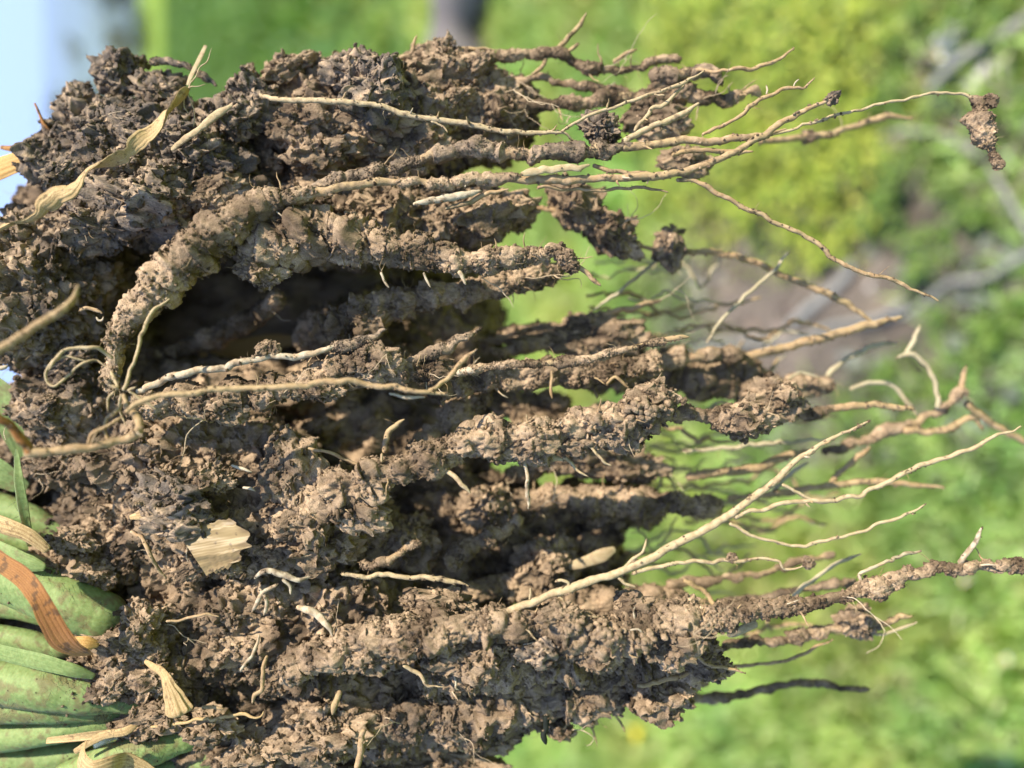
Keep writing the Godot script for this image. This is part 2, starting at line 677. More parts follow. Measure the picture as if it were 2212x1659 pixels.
func build_clump() -> void:
	plant = Node3D.new()
	plant.name = "grass_clump"
	plant.transform = Transform3D(Basis(eu, ev, en), origin)
	add_child(plant)
	tag(plant, "uprooted grass clump with earthy hanging roots, green stem bases and dry leaves", "plant")
	for k in 10:
		clod_meshes.append(lump_mesh(5, Vector3.ZERO, Vector3.ONE * 0.004, 0.0042, 0.1 if k < 5 else 0.85, 0.0, Vector3(0.05 * k + 0.3, 0.02 * k, 0.1)))
		clod_meshes[k].surface_set_material(0, M.soil)
	soil_bodies()
	earthy_roots()
	bare_roots()
	far_roots()
	stems_and_leaves()
	small_things()
	fine_roots()
	crumbs()


func soil_bodies() -> void:
	core(6, 350, 375, -19, 230, 150, 16, 0.75, 30, 16, 44)     # dark crumbly crown of the clump
	core(6, 90, 620, -15, 150, 170, 14, 0.45, 12)
	core(6, 790, 275, -22, 270, 120, 15, 0.1, 26, 16, 44)
	core(5, 1010, 250, -24, 150, 100, 12, 0.05, 10, 14, 36)
	core(5, 500, 460, -15, 130, 70, 10, 0.3, 6)
	core(6, 790, 470, -20, 270, 75, 12, 0.1, 14)
	core(5, 570, 690, -66, 520, 300, 14, 0.0, 6)
	core(5, 330, 480, -46, 260, 110, 26, 0.2, 4)
	core(5, 620, 420, -46, 300, 95, 28, 0.1, 4)
	core(5, 190, 680, -46, 130, 210, 26, 0.3, 4)
	core(5, 520, 850, -44, 340, 70, 24, 0.1, 4)               # far wall of the hollow
	core(5, 200, 760, -30, 90, 120, 14, 0.3, 6)
	core(5, 900, 790, -46, 190, 190, 12, 0.0, 14)
	core(6, 380, 985, -17, 300, 95, 13, 0.2, 20)
	core(5, 180, 880, -18, 130, 90, 12, 0.5, 8)
	core(6, 520, 1140, -16, 330, 120, 14, 0.15, 26, 14, 40)
	core(5, 230, 1120, -22, 120, 70, 10, 0.4, 6)
	core(6, 600, 1340, -16, 310, 160, 15, 0.1, 22)
	core(6, 780, 1500, -20, 350, 110, 15, 0.15, 24)
	core(5, 1050, 1500, -17, 190, 80, 11, 0.2, 14)
	core(6, 960, 1170, -36, 300, 150, 13, 0.05, 22, 14, 36)
	core(5, 1230, 1210, -38, 110, 80, 9, 0.0, 8)
	core(5, 1250, 1450, -15, 250, 50, 8, 0.1, 16, 14, 34)
	core(5, 720, 1640, -22, 280, 60, 12, 0.2, 10)
	core(5, 780, 980, -38, 260, 140, 12, 0.05, 14)
	core(5, 230, 560, -30, 120, 90, 12, 0.3, 4)
	core(5, 600, 390, -28, 140, 80, 12, 0.2, 4)
	core(5, 250, 1400, -16, 150, 110, 9, 0.3, 10)
	core(5, 380, 1480, -14, 140, 80, 9, 0.25, 12)
	core(5, 480, 1590, -18, 170, 80, 9, 0.25, 12)
	core(5, 70, 1330, -26, 200, 190, 8, 0.5, 4)
	core(5, 20, 980, -30, 160, 150, 8, 0.5, 4)
	core(5, 190, 1215, -10, 120, 50, 5, 0.15, 8)
	core(5, 250, 1440, -8, 90, 40, 5, 0.2, 8)
	core(5, 330, 1400, -6, 90, 90, 7, 0.1, 10)
	# darker bodies deep between the ropes
	core(5, 1300, 1090, -36, 130, 40, 8, 0.0, 8)
	core(5, 1150, 880, -40, 90, 32, 7, 0.0, 6)
	core(5, 1380, 800, -34, 120, 34, 7, 0.0, 6)
	core(5, 760, 720, -34, 110, 70, 10, 0.0, 6)
	# single clods that the eye picks out
	clod(815, 185, -5, 62, 60, 20, 0.95)
	clod(770, 165, -9, 50, 40, 0, 0.6)
	clod(540, 210, -10, 42, 52, 60, 0.75)
	clod(660, 185, -16, 40, 42, 0, 0.2)
	clod(655, 270, -10, 60, 50, 0, 0.1)
	clod(700, 330, -9, 70, 45, 10, 0.1)
	clod(500, 260, -8, 60, 50, 0, 0.7)
	clod(260, 165, -14, 48, 40, 10, 0.9)
	clod(180, 240, -16, 36, 44, 20, 0.7)
	clod(345, 205, -12, 56, 40, -20, 0.7)
	clod(285, 140, -15, 26, 22, 0, 0.8)
	clod(120, 310, -15, 40, 50, 0, 0.8)
	clod(540, 172, -12, 18, 24, 20, 0.5)
	clod(650, 160, -17, 14, 20, 0, 0.2)
	clod(250, 290, -8, 80, 55, 10, 0.9)
	clod(420, 330, -6, 60, 50, 0, 0.8)
	clod(330, 440, -5, 90, 55, -10, 0.65)
	clod(230, 480, -6, 80, 60, 0, 0.6)
	clod(950, 160, -16, 70, 55, 0, 0.0)
	clod(1040, 195, -18, 50, 35, 0, 0.0)
	clod(1085, 250, -17, 45, 45, 0, 0.0)
	clod(880, 310, -12, 60, 45, 0, 0.3)
	clod(1292, 280, -3, 40, 32, -25, 0.6)
	clod(1404, 255, -16, 52, 36, -10, 0.2)
	clod(1490, 345, -14, 44, 26, 0, 0.1)
	clod(1245, 455, -19, 70, 50, -34, 0.0)
	clod(1318, 512, -20, 66, 46, -34, 0.0)
	clod(1450, 532, -22, 24, 38, 0, 0.3)
	clod(1050, 465, -14, 72, 52, 10, 0.0)
	clod(1120, 470, -22, 30, 40, 0, 0.0)
	clod(570, 590, 1, 50, 38, 0, 0.1)
	clod(410, 545, 1, 50, 38, 40, 0.05)
	clod(1270, 725, -26, 80, 40, 0, 0.0)
	clod(1160, 725, -28, 90, 20, 5, 0.0)
	clod(1270, 985, -24, 90, 35, 0, 0.0)
	clod(1350, 1010, -26, 80, 40, 0, 0.0)
	clod(1060, 1095, -18, 45, 42, 0, 0.0)
	clod(620, 1010, -1, 52, 66, 10, 0.2)
	clod(460, 1040, 0, 44, 36, 0, 0.25)
	clod(380, 1090, 1, 74, 52, -10, 0.55)
	clod(400, 1128, 5, 58, 30, 0, 0.5)
	clod(492, 1224, 5, 18, 12, 0, 0.1)
	clod(690, 1180, -4, 60, 55, 0, 0.1)
	clod(880, 1170, -16, 60, 50, 0, 0.0)
	clod(1190, 1215, -20, 55, 50, 0, 0.05)
	clod(950, 1310, 0, 75, 40, -10, 0.05)
	clod(1070, 1400, 4, 46, 44, 0, 0.1)
	clod(1170, 1395, 7, 40, 34, 0, 0.5)
	clod(1420, 1500, -9, 56, 52, 10, 0.05)
	clod(1250, 1500, -11, 52, 40, 0, 0.0)
	clod(1530, 1440, -4, 44, 36, 0, 0.3)
	clod(1515, 1400, -3, 36, 30, 0, 0.1)
	clod(1210, 1578, -14, 28, 24, 0, 0.0)
	clod(690, 1580, -6, 90, 60, 0, 0.2)
	clod(960, 1560, -10, 80, 44, 0, 0.5)
	clod(1050, 1590, -14, 60, 30, 0, 0.3)
	clod(980, 1650, -16, 90, 30, -10, 0.2)
	clod(300, 1352, 1, 34, 40, 30, 0.1)
	clod(262, 1388, 2, 40, 20, -10, 0.1)
	clod(330, 1470, 1, 44, 30, 0, 0.15)
	clod(345, 1545, 0, 50, 26, 0, 0.2)
	clod(450, 1575, 0, 46, 30, 0, 0.2)
	clod(540, 1630, -2, 50, 34, 0, 0.2)
	clod(150, 1172, -4, 40, 22, -10, 0.4)


func earthy_roots() -> void:
	# rope of root and soil that arches over the hollow, then runs on as a bare root
	var arch := limb("soil_coated_root", "soil", [235, 850, 4, 18, 262, 720, 5, 26, 320, 640, 6, 44, 390, 575, 7, 54, 470, 505, 7, 54, 560, 452, 5, 44, 640, 425, 5, 24, 700, 412, 5, 10], soily({"shoots": 6, "soil": 0.5, "fine": 0.0002}))
	limb("root", "tan", [620, 428, 5, 13, 720, 408, 5.5, 11, 820, 394, 5, 10, 880, 392, 5, 10], thin({"grey": 0.25, "wob": 0.0003}))
	limb("soil_coated_root", "soil", [860, 394, 5, 9, 930, 398, 4.5, 14, 1010, 392, 4.5, 15, 1080, 384, 4, 13, 1130, 384, 4, 9], soily())
	var red := limb("root", "tan", [1090, 384, 4, 11, 1200, 390, 4, 11, 1300, 384, 4, 9, 1420, 380, 4, 10, 1500, 362, 4, 9, 1560, 340, 4, 8.5, 1640, 300, 4, 8.5, 1700, 260, 4, 8.5, 1760, 230, 4, 8, 1803, 211, 4, 9], thin({"grey": 0.22, "wob": 0.0004, "shoots": 4, "shoot_len": 0.002}))
	clod_at(P(1797, 213, 4), Vector3(14, 10, 10) * PX, Basis(Vector3(0, 0, 1), 0.5), 0.5, "soil_cap", red)
	limb("soil_coated_root", "soil", [620, 436, 1, 14, 737, 390, 2, 17, 860, 360, 2, 16, 950, 335, 3, 18, 1037, 320, 3, 22, 1110, 332, 3, 22, 1204, 328, 3, 22, 1290, 326, 2, 20, 1350, 320, 2, 12, 1375, 317, 2, 6], soily({"grey": 0.5, "shoots": 4}))
	limb("root", "tan", [1340, 320, 2, 10, 1400, 316, 2, 10, 1475, 304, 2, 10, 1541, 304, 2, 10, 1608, 297, 2, 8, 1661, 287, 2, 6, 1700, 278, 2, 4], thin({"grey": 0.3, "shoots": 3, "shoot_len": 0.002}))
	# second rope, over the hollow
	limb("soil_coated_root", "soil", [500, 540, 0, 30, 570, 520, 1, 58, 660, 505, 1, 66, 740, 515, 1, 58, 830, 535, 2, 46, 920, 548, 2, 38, 1010, 562, 3, 30, 1100, 558, 3, 22, 1170, 552, 3, 17, 1205, 540, 3, 17, 1228, 560, 3, 20, 1248, 588, 3, 12], soily({"shoots": 12}))
	limb("root", "tan", [1240, 572, 3, 7, 1262, 586, 3, 6, 1298, 618, 3, 5], thin({"grey": 0.3}))
	# dark rope under it
	limb("soil_coated_root", "soil", [700, 720, -12, 40, 790, 680, -11, 46, 900, 650, -11, 34, 1000, 630, -11, 30, 1110, 610, -11, 30, 1180, 595, -12, 28, 1215, 588, -12, 22], soily({"shoots": 6}))
	limb("soil_coated_root", "soil", [300, 775, -32, 22, 400, 752, -30, 22, 500, 712, -27, 24, 570, 672, -23, 26, 605, 635, -16, 16], soily())
	# central rope with a broken pointed end
	limb("soil_coated_root", "soil", [270, 880, 0, 24, 360, 872, 1, 34, 470, 858, 2, 36, 560, 850, 2, 36, 650, 832, 2, 34, 740, 800, 1, 42, 800, 785, 1, 44, 870, 800, 1, 42, 940, 800, 0, 30, 990, 805, -2, 14], soily({"shoots": 10}))
	limb("soil_coated_root", "soil", [860, 790, 1, 18, 921, 768, 1, 16, 971, 748, 1, 14, 1010, 726, 1, 9, 1040, 709, 1, 3], soily({"grey": 0.3}))
	limb("soil_coated_root", "soil", [930, 855, -7, 40, 1000, 830, -8, 34, 1080, 818, -9, 28, 1171, 808, -10, 30, 1271, 804, -11, 30, 1371, 798, -12, 30, 1430, 785, -13, 24], soily({"shoots": 8}))
	limb("soil_coated_root", "soil", [900, 1000, -14, 44, 960, 930, -15, 40, 1000, 880, -16, 36, 1060, 850, -17, 30], soily())
	limb("soil_coated_root", "soil", [1000, 806, 3, 9, 1037, 792, 3, 11, 1104, 786, 4, 12, 1204, 785, 4, 12, 1271, 775, 5, 11, 1337, 758, 5, 10, 1404, 742, 5, 8, 1440, 736, 5, 7], soily({"wob": 0.0003, "fine": 0.00022}))
	limb("root", "tan", [1425, 738, 5, 7, 1460, 730, 5, 7, 1490, 728, 5, 4], thin({"grey": 0.2}))
	limb("root", "white", [985, 806, 3, 9, 1020, 800, 3, 9, 1050, 790, 3, 8], thin())
	# the knobbly rope through the middle
	limb("soil_coated_root", "soil", [600, 1150, -2, 30, 660, 1110, 0, 44, 730, 1065, 3, 46, 800, 1035, 5, 38, 880, 1008, 6, 32, 950, 982, 6, 34, 1010, 948, 6, 38, 1080, 945, 6, 44, 1150, 940, 6, 34, 1230, 925, 5, 30, 1290, 908, 5, 36, 1360, 905, 4, 44, 1420, 880, 3, 38, 1455, 850, 3, 24], soily({"shoots": 14, "soil": 0.9}))
	limb("soil_coated_root", "soil", [1380, 900, -2, 22, 1470, 897, -4, 18, 1530, 900, -5, 18, 1580, 900, -6, 24, 1625, 902, -6, 18], soily())
	clod(1605, 912, -5, 58, 46, 8, 0.0)
	clod(1688, 858, -11, 48, 36, -15, 0.0)
	clod(1410, 860, 2, 48, 36, 0, 0.05)
	clod(1000, 1415, 5, 66, 42, 5, 0.05)
	clod(1210, 1330, 10, 40, 30, 0, 0.1)
	clod(1290, 1420, 7, 44, 34, 0, 0.2)
	clod(1440, 1385, 6, 46, 40, 0, 0.05)
	clod(1480, 1320, 6, 40, 28, 0, 0.1)
	clod(880, 1395, 8, 50, 34, 0, 0.05)
	clod(1360, 1310, 5, 36, 28, 0, 0.05)
	clod(790, 1420, 6, 50, 30, 0, 0.1)
	clod(1150, 960, 6, 44, 34, 0, 0.1)
	clod(1245, 955, 4, 40, 28, 0, 0.1)
	clod(760, 1090, 3, 56, 36, -25, 0.05)
	clod(660, 1130, 2, 44, 40, 0, 0.1)
	clod(700, 845, 3, 40, 28, 0, 0.05)
	clod(800, 778, 3, 44, 32, 0, 0.1)
	clod(480, 880, 3, 50, 28, 0, 0.1)
	clod(1345, 925, 4, 46, 40, 0, 0.1)
	clod(1075, 975, 5, 40, 34, 0, 0.1)
	# lower rope that runs out of the picture
	limb("soil_coated_root", "soil", [600, 1450, 2, 34, 690, 1415, 5, 40, 780, 1385, 6, 44, 870, 1370, 7, 46, 960, 1360, 8, 46, 1060, 1350, 8, 48, 1150, 1350, 8, 46, 1250, 1368, 7, 54, 1340, 1375, 7, 56, 1410, 1350, 6, 46, 1480, 1340, 6, 44, 1550, 1338, 6, 36, 1620, 1320, 6, 28, 1700, 1314, 6, 18, 1760, 1300, 6, 15, 1830, 1285, 6, 15, 1880, 1272, 6, 19, 1950, 1245, 6, 15, 2030, 1230, 6, 13, 2120, 1222, 6, 14, 2260, 1220, 6, 15], soily({"shoots": 16}))
	# ropes low in the clump
	limb("soil_coated_root", "soil", [900, 1470, -6, 40, 1020, 1455, -6, 46, 1130, 1440, -6, 40, 1250, 1435, -7, 44, 1370, 1430, -7, 46, 1470, 1430, -6, 44, 1540, 1440, -6, 34], soily({"shoots": 8}))
	limb("soil_coated_root", "soil", [820, 1560, -8, 40, 950, 1545, -9, 46, 1080, 1530, -10, 44, 1180, 1520, -10, 36, 1290, 1510, -11, 34, 1370, 1505, -11, 30], soily({"shoots": 8, "grey": 0.3}))
	limb("soil_coated_root", "soil", [1010, 1110, -20, 36, 1120, 1090, -22, 34, 1250, 1080, -22, 30, 1380, 1085, -22, 34, 1480, 1095, -22, 28, 1560, 1095, -24, 20], soily({"shoots": 8}))
	limb("soil_coated_root", "soil", [1000, 1290, -18, 34, 1100, 1270, -20, 34, 1250, 1300, -20, 32, 1400, 1290, -20, 24, 1480, 1280, -21, 18], soily({"shoots": 6}))
	limb("soil_coated_root", "soil", [960, 1220, -12, 26, 1010, 1180, -12, 26, 1080, 1150, -12, 22, 1130, 1120, -12, 14], soily())
	limb("soil_coated_root", "soil", [780, 1220, 0, 16, 820, 1215, 1, 14, 860, 1195, 1, 13, 905, 1170, 1, 8], soily())
	# upper ropes, a little behind
	var top := limb("soil_coated_root", "soil", [870, 135, -16, 22, 950, 118, -16, 18, 1004, 128, -16, 14, 1071, 123, -16, 11, 1171, 117, -16, 11, 1221, 123, -16, 11, 1262, 146, -16, 14, 1310, 152, -17, 13, 1371, 149, -17, 12, 1420, 132, -18, 12, 1470, 126, -18, 9], soily({"shoots": 4}))
	for a in [[1197, 113, -16, 6, 1222, 88, -16, 6, 1240, 68, -16, 5, 1258, 45, -16, 5, 1267, 27, -16, 4], [1227, 113, -16, 5, 1240, 103, -16, 5, 1252, 93, -16, 4], [1324, 136, -16, 6, 1350, 120, -16, 5, 1376, 106, -16, 4], [861, 127, -14, 6, 890, 114, -14, 5, 893, 96, -14, 4, 901, 76, -14, 4], [975, 108, -15, 5, 1000, 106, -15, 5, 1050, 106, -15, 4, 1078, 108, -15, 3], [1181, 123, -16, 5, 1171, 147, -16, 5, 1147, 163, -16, 4]]:
		limb("rootlet", "tan", a, thin({"grey": 0.3}), top)
	limb("soil_coated_root", "soil", [1000, 205, -18, 18, 1037, 182, -18, 13, 1071, 190, -18, 11, 1137, 173, -18, 10, 1187, 173, -18, 10, 1237, 186, -18, 11, 1304, 192, -18, 10, 1360, 200, -18, 10], soily({"shoots": 4}))
	limb("soil_coated_root", "soil", [1080, 245, -15, 22, 1151, 230, -15, 18, 1204, 227, -15, 13, 1260, 218, -15, 18, 1337, 213, -15, 18, 1404, 214, -15, 20, 1475, 204, -15, 16, 1541, 217, -15, 16, 1608, 200, -15, 13, 1645, 202, -15, 8], soily({"shoots": 8}))
	limb("soil_coated_root", "soil", [1400, 160, -14, 16, 1450, 165, -13, 20, 1510, 152, -12, 16, 1545, 160, -11, 14, 1560, 185, -11, 6], soily({"grey": 0.3}))
	clod(1450, 190, -16, 40, 26, 0, 0.1)
	limb("soil_coated_root", "soil", [327, 138, -10, 8, 385, 138, -10, 8, 425, 153, -10, 8, 445, 170, -10, 9, 468, 187, -10, 4], soily({"grey": 0.9, "fine": 0.0002}))


func bare_roots() -> void:
	# long pale root across the top, forking at its end
	var long := limb("root", "pale", [560, 205, -4, 5, 600, 214, -1, 6.5, 640, 217, 0, 7, 737, 219, 2, 7, 837, 233, 2, 7, 871, 247, 2, 7.5, 937, 258, 2, 7, 1004, 265, 2, 7, 1071, 281, 2, 7, 1104, 287, 2, 6.5, 1160, 286, 2, 6, 1211, 286, 2, 5.5, 1237, 303, 1, 5, 1262, 316, 0, 4], thin({"wob": 0.0003, "shoots": 7, "shoot_len": 0.0022}))
	limb("rootlet", "pale", [1211, 286, 2, 4, 1230, 272, 2, 4, 1247, 263, 2, 4, 1287, 247, 2, 4, 1371, 217, 2, 4.5, 1437, 193, 2, 4.5, 1475, 178, 2, 5, 1521, 153, 2, 4], thin({"shoots": 3, "shoot_len": 0.002}), long)
	limb("rootlet", "pale", [930, 262, 2, 3, 955, 272, 2, 2.5, 968, 287, 2, 2], thin(), long)
	limb("root", "pale", [1370, 285, 0, 4, 1380, 268, 1, 5, 1391, 258, 1, 5, 1412, 234, 1, 5, 1434, 227, 1, 5.5, 1455, 206, 1, 5, 1478, 184, 1, 4], thin({"shoots": 2, "shoot_len": 0.0015}))
	limb("root", "pale", [1345, 308, 2, 8, 1404, 277, 2, 8, 1440, 262, 2, 7.5, 1475, 246, 2, 7, 1511, 223, 2, 6], thin({"shoots": 2, "shoot_len": 0.0015}))
	var zig := limb("root", "tan", [1516, 291, 1, 4, 1545, 277, 1, 4.5, 1575, 263, 1, 4.5, 1602, 248, 1, 5, 1618, 230, 1, 5, 1658, 207, 1, 5, 1691, 194, 1, 4.5, 1722, 188, 1, 4, 1741, 188, 1, 4, 1758, 170, 1, 4], thin({"grey": 0.15}))
	limb("rootlet", "white", [1655, 205, 1, 2.5, 1656, 195, 1, 2.5, 1655, 184, 1, 2], thin(), zig)
	limb("rootlet", "white", [1714, 188, 1, 2, 1718, 178, 1, 2, 1727, 171, 1, 1.5], thin(), zig)
	limb("root", "tan", [1500, 150, -11, 4, 1540, 154, -8, 4, 1568, 152, -6, 4, 1600, 150, -6, 5, 1635, 147, -6, 5, 1681, 130, -6, 4.5, 1700, 118, -6, 4, 1717, 103, -6, 4], thin({"grey": 0.2}))
	# the thread with the dangling clod
	var thread := limb("root", "pale", [1640, 295, 1, 4, 1691, 283, 1, 3.5, 1750, 267, 1, 3.5, 1808, 250, 1, 4, 1870, 234, 1, 3.5, 1941, 217, 1, 3.5, 2000, 206, 1, 3.5, 2041, 202, 1, 3.5, 2075, 203, 1, 4.5, 2098, 212, 1, 8, 2108, 224, 1, 9], thin({"grey": -0.2}))
	put("soil_knot", tube(path([2094, 210, 1, 6, 2112, 222, 1, 13, 2118, 240, 1, 19, 2116, 262, 1, 25, 2122, 285, 1, 21, 2131, 305, 1, 14, 2139, 325, 1, 7, 2150, 345, 1, 7, 2163, 364, 1, 6])[0], path([2094, 210, 1, 6, 2112, 222, 1, 13, 2118, 240, 1, 19, 2116, 262, 1, 25, 2122, 285, 1, 21, 2131, 305, 1, 14, 2139, 325, 1, 7, 2150, 345, 1, 7, 2163, 364, 1, 6])[1], "soil", soily({"fine": 0.0002, "wob": 0.0003, "full": true})), M.soil, thread)
	clod_at(P(2134, 218, 1), Vector3(12, 12, 12) * PX, Basis(), 0.4, "soil_knot", thread)
	# thread to the lower right
	limb("root", "tan", [1460, 388, 3, 5, 1490, 390, 3, 5, 1518, 400, 3, 6, 1551, 420, 3, 6, 1590, 440, 3, 5.5, 1631, 458, 3, 5.5, 1681, 483, 3, 5.5, 1751, 517, 3, 5.5, 1781, 540, 3, 5.5, 1800, 560, 3, 5.5, 1851, 584, 3, 5.5, 1925, 604, 3, 5.5, 1975, 627, 3, 5.5, 2028, 651, 3, 4.5], thin({"grey": 0.05}))
	limb("root", "tan", [1160, 405, 4, 5, 1220, 408, 3, 4, 1330, 410, 2, 4, 1400, 405, 2, 4, 1444, 416, 2, 4], thin({"grey": 0.3}))
	limb("root_sheath", "pale", [1124, 377, 6, 4, 1150, 370, 6, 9, 1190, 368, 6, 8, 1230, 364, 6, 8, 1275, 356, 5, 5], thin({"flat": 0.5, "grey": -0.1}))
	limb("root_sheath", "white", [892, 442, 4, 4, 930, 434, 4, 9, 980, 424, 4, 10, 1020, 417, 4, 9, 1040, 412, 4, 5], thin({"grey": -0.1}))
	limb("root", "tan", [960, 450, 3, 4, 1000, 440, 3, 6, 1040, 425, 3, 6, 1100, 408, 4, 4], thin({"grey": 0.3}))
	limb("root", "tan", [1280, 356, 1, 5, 1320, 366, 1, 6, 1360, 372, 1, 6, 1400, 372, 1, 5], thin({"grey": 0.3}))
	limb("root", "tan", [1450, 336, -2, 5, 1480, 326, -2, 6, 1541, 325, -2, 6, 1600, 330, -2, 6, 1628, 327, -2, 5], thin({"grey": 0.3}))
	# pale root at the lip of the hollow with a dark broken end
	limb("root", "white", [295, 848, 2, 8, 367, 816, 3, 9, 420, 803, 4, 9, 467, 798, 4, 8.5, 533, 780, 5, 8.5, 583, 766, 5, 8.5, 633, 770, 5, 8.5, 690, 758, 5, 9, 740, 745, 4, 12], thin({"grey": 0.15, "dens": 5e5}))
	limb("soil_coated_root", "soil", [715, 752, 4, 10, 760, 740, 4, 15, 800, 726, 4, 12, 834, 712, 4, 3], soily({"grey": 0.6, "fine": 0.0002}))
	clod(568, 754, 5, 16, 12, 40, 0.0)
	clod(592, 752, 5, 10, 13, 0, 0.0)
	limb("root", "white", [370, 530, 2, 5, 385, 518, 2, 6, 404, 500, 3, 7], thin({"grey": -0.2, "flat": 0.5}))
	# near roots, out of focus
	limb("root", "tan", [270, 890, 20, 6, 300, 872, 20, 8, 333, 860, 20, 9, 383, 850, 20, 9, 500, 841, 19, 9, 633, 834, 18, 9, 737, 823, 17, 9, 804, 831, 16, 9, 887, 843, 16, 9, 937, 846, 15, 10, 970, 852, 15, 7], thin({"grey": -0.3}))
	limb("root", "tan", [925, 845, 15, 8, 950, 832, 14, 7, 971, 815, 13, 7, 985, 795, 13, 7, 1001, 783, 13, 8, 1015, 765, 13, 6, 1030, 755, 13, 4], thin({"grey": -0.3}))
	limb("root", "white", [840, 850, 14, 3, 880, 857, 14, 5, 920, 858, 14, 4], thin({"grey": -0.3}))
	limb("root", "tan", [-60, 800, 32, 12, 0, 755, 31, 12, 67, 713, 30, 12, 110, 685, 29, 12, 140, 668, 29, 12, 160, 645, 28, 11, 170, 614, 28, 9], thin({"grey": -0.4}))
	limb("root", "tan", [53, 980, 24, 13, 100, 978, 24, 13, 150, 970, 23, 13, 200, 965, 22, 12, 245, 955, 21, 12, 285, 945, 20, 13, 302, 925, 20, 12, 292, 900, 19, 11, 275, 880, 18, 11, 266, 850, 17, 12], thin({"grey": -0.4, "shoots": 3}))
	limb("root", "brown", [70, 985, 24, 9, 45, 945, 25, 10, 0, 903, 27, 9, -50, 870, 29, 9], thin())
	limb("root", "tan", [235, 955, 20, 6, 225, 935, 20, 5, 232, 905, 19, 6, 250, 890, 19, 6, 265, 870, 18, 6], thin({"grey": -0.4}))
	limb("root", "tan", [190, 960, 21, 6, 205, 935, 21, 6, 240, 915, 20, 5, 265, 900, 19, 5], thin({"grey": -0.4}))
	limb("root", "pale", [266, 845, 15, 6, 275, 826, 15, 5.5, 282, 800, 14, 5, 290, 778, 14, 5, 300, 740, 13, 5, 314, 705, 12, 6, 327, 677, 12, 6, 345, 662, 11, 6, 367, 645, 11, 5], thin({"grey": -0.1}))
	limb("root", "tan", [330, 640, 9, 5, 372, 606, 9, 8, 400, 585, 9, 7, 412, 575, 9, 4], thin({"grey": 0.2}))
	limb("root", "pale", [245, 775, 12, 6, 222, 758, 13, 6, 200, 752, 14, 6, 150, 757, 15, 5, 117, 778, 16, 6, 105, 800, 16, 5], thin())
	limb("root", "pale", [117, 775, 15, 4, 98, 800, 15, 4.5, 103, 828, 15, 4, 120, 834, 15, 4, 150, 806, 14, 4, 187, 783, 14, 4, 212, 779, 13, 4, 230, 792, 13, 4], thin({"grey": -0.1}))
	limb("root", "pale", [120, 780, 15, 3, 145, 772, 15, 3, 190, 782, 14, 3], thin())
	for a in [[255, 840, 15, 5, 235, 832, 15, 4], [255, 843, 15, 4, 250, 820, 14, 6, 240, 800, 13, 4], [275, 845, 15, 4, 295, 836, 15, 3], [250, 845, 15, 4, 236, 862, 15, 4, 233, 890, 15, 3], [278, 845, 15, 4, 310, 865, 14, 4, 338, 886, 14, 3], [262, 850, 15, 4, 262, 890, 14, 3, 272, 920, 14, 3]]:
		limb("root", "pale", a, thin())
	limb("root", "tan", [172, 672, 4, 4, 185, 667, 4, 5, 205, 668, 4, 5, 222, 676, 4, 3], thin({"grey": -0.2}))
	limb("root", "white", [248, 725, 5, 5, 252, 708, 5, 5, 265, 690, 5, 5, 280, 672, 5, 4], thin({"grey": 0.1}))
	limb("root", "white", [208, 684, 3, 2, 213, 692, 3, 3, 221, 691, 3, 3, 224, 684, 3, 2], thin({"grey": -0.4}))
	# front diagonal root with its fans
	var fan := limb("root", "pale", [1050, 1335, 9, 8, 1071, 1327, 9, 9, 1137, 1306, 9, 10, 1204, 1279, 9, 10, 1271, 1256, 9, 10, 1337, 1236, 9, 10, 1404, 1206, 9, 10, 1475, 1168, 9, 10, 1530, 1140, 9, 9.5, 1588, 1103, 9, 9, 1622, 1078, 9, 9, 1658, 1052, 9, 8, 1708, 1003, 9, 7, 1751, 973, 9, 7, 1808, 941, 9, 6.5, 1845, 925, 9, 6, 1876, 910, 9, 4.5], thin({"wob": 0.0003, "shoots": 4, "shoot_len": 0.0018}))
	for a in [[1585, 1118, 9, 6, 1620, 1105, 9, 5.5, 1651, 1103, 9, 5.5, 1700, 1087, 9, 5.5, 1758, 1083, 9, 5.5, 1800, 1080, 9, 5.5, 1858, 1071, 9, 6, 1875, 1060, 9, 5.5, 1941, 1030, 9, 6, 2008, 1002, 9, 6, 2075, 976, 9, 5.5, 2140, 948, 9, 5.5, 2206, 920, 9, 4], [1688, 1046, 9, 4, 1705, 1055, 9, 4, 1720, 1065, 9, 4, 1758, 1082, 9, 4.5, 1790, 1086, 9, 4.5],
			[1575, 1130, 9, 4.5, 1598, 1140, 9, 4.5, 1625, 1155, 9, 4, 1665, 1167, 9, 4, 1708, 1177, 9, 4, 1748, 1179, 9, 4.5, 1775, 1169, 9, 4.5, 1841, 1154, 9, 4, 1900, 1132, 9, 4, 1968, 1107, 9, 4, 2001, 1087, 9, 3.5], [1365, 1240, 9, 5, 1400, 1228, 9, 5.5, 1475, 1214, 9, 5, 1588, 1211, 9, 5, 1631, 1206, 9, 3.5, 1675, 1210, 9, 3.5, 1686, 1222, 9, 3.5, 1700, 1231, 9, 4, 1720, 1228, 9, 4, 1742, 1217, 9, 4],
			[1347, 1228, 9, 4, 1371, 1206, 9, 4, 1388, 1190, 9, 3.5, 1397, 1163, 9, 3], [1227, 1270, 9, 4, 1228, 1258, 9, 4, 1215, 1254, 9, 4, 1198, 1257, 9, 4], [1334, 1245, 9, 4, 1350, 1258, 9, 4, 1374, 1269, 9, 4], [1204, 1287, 9, 3, 1215, 1294, 9, 3, 1222, 1310, 9, 2], [1144, 1297, 9, 2.5, 1144, 1282, 9, 2.5, 1146, 1268, 9, 2]]:
		limb("rootlet", "pale", a, thin({"grey": -0.05, "shoots": 2 if a.size() > 40 else 0, "shoot_len": 0.0012}), fan)
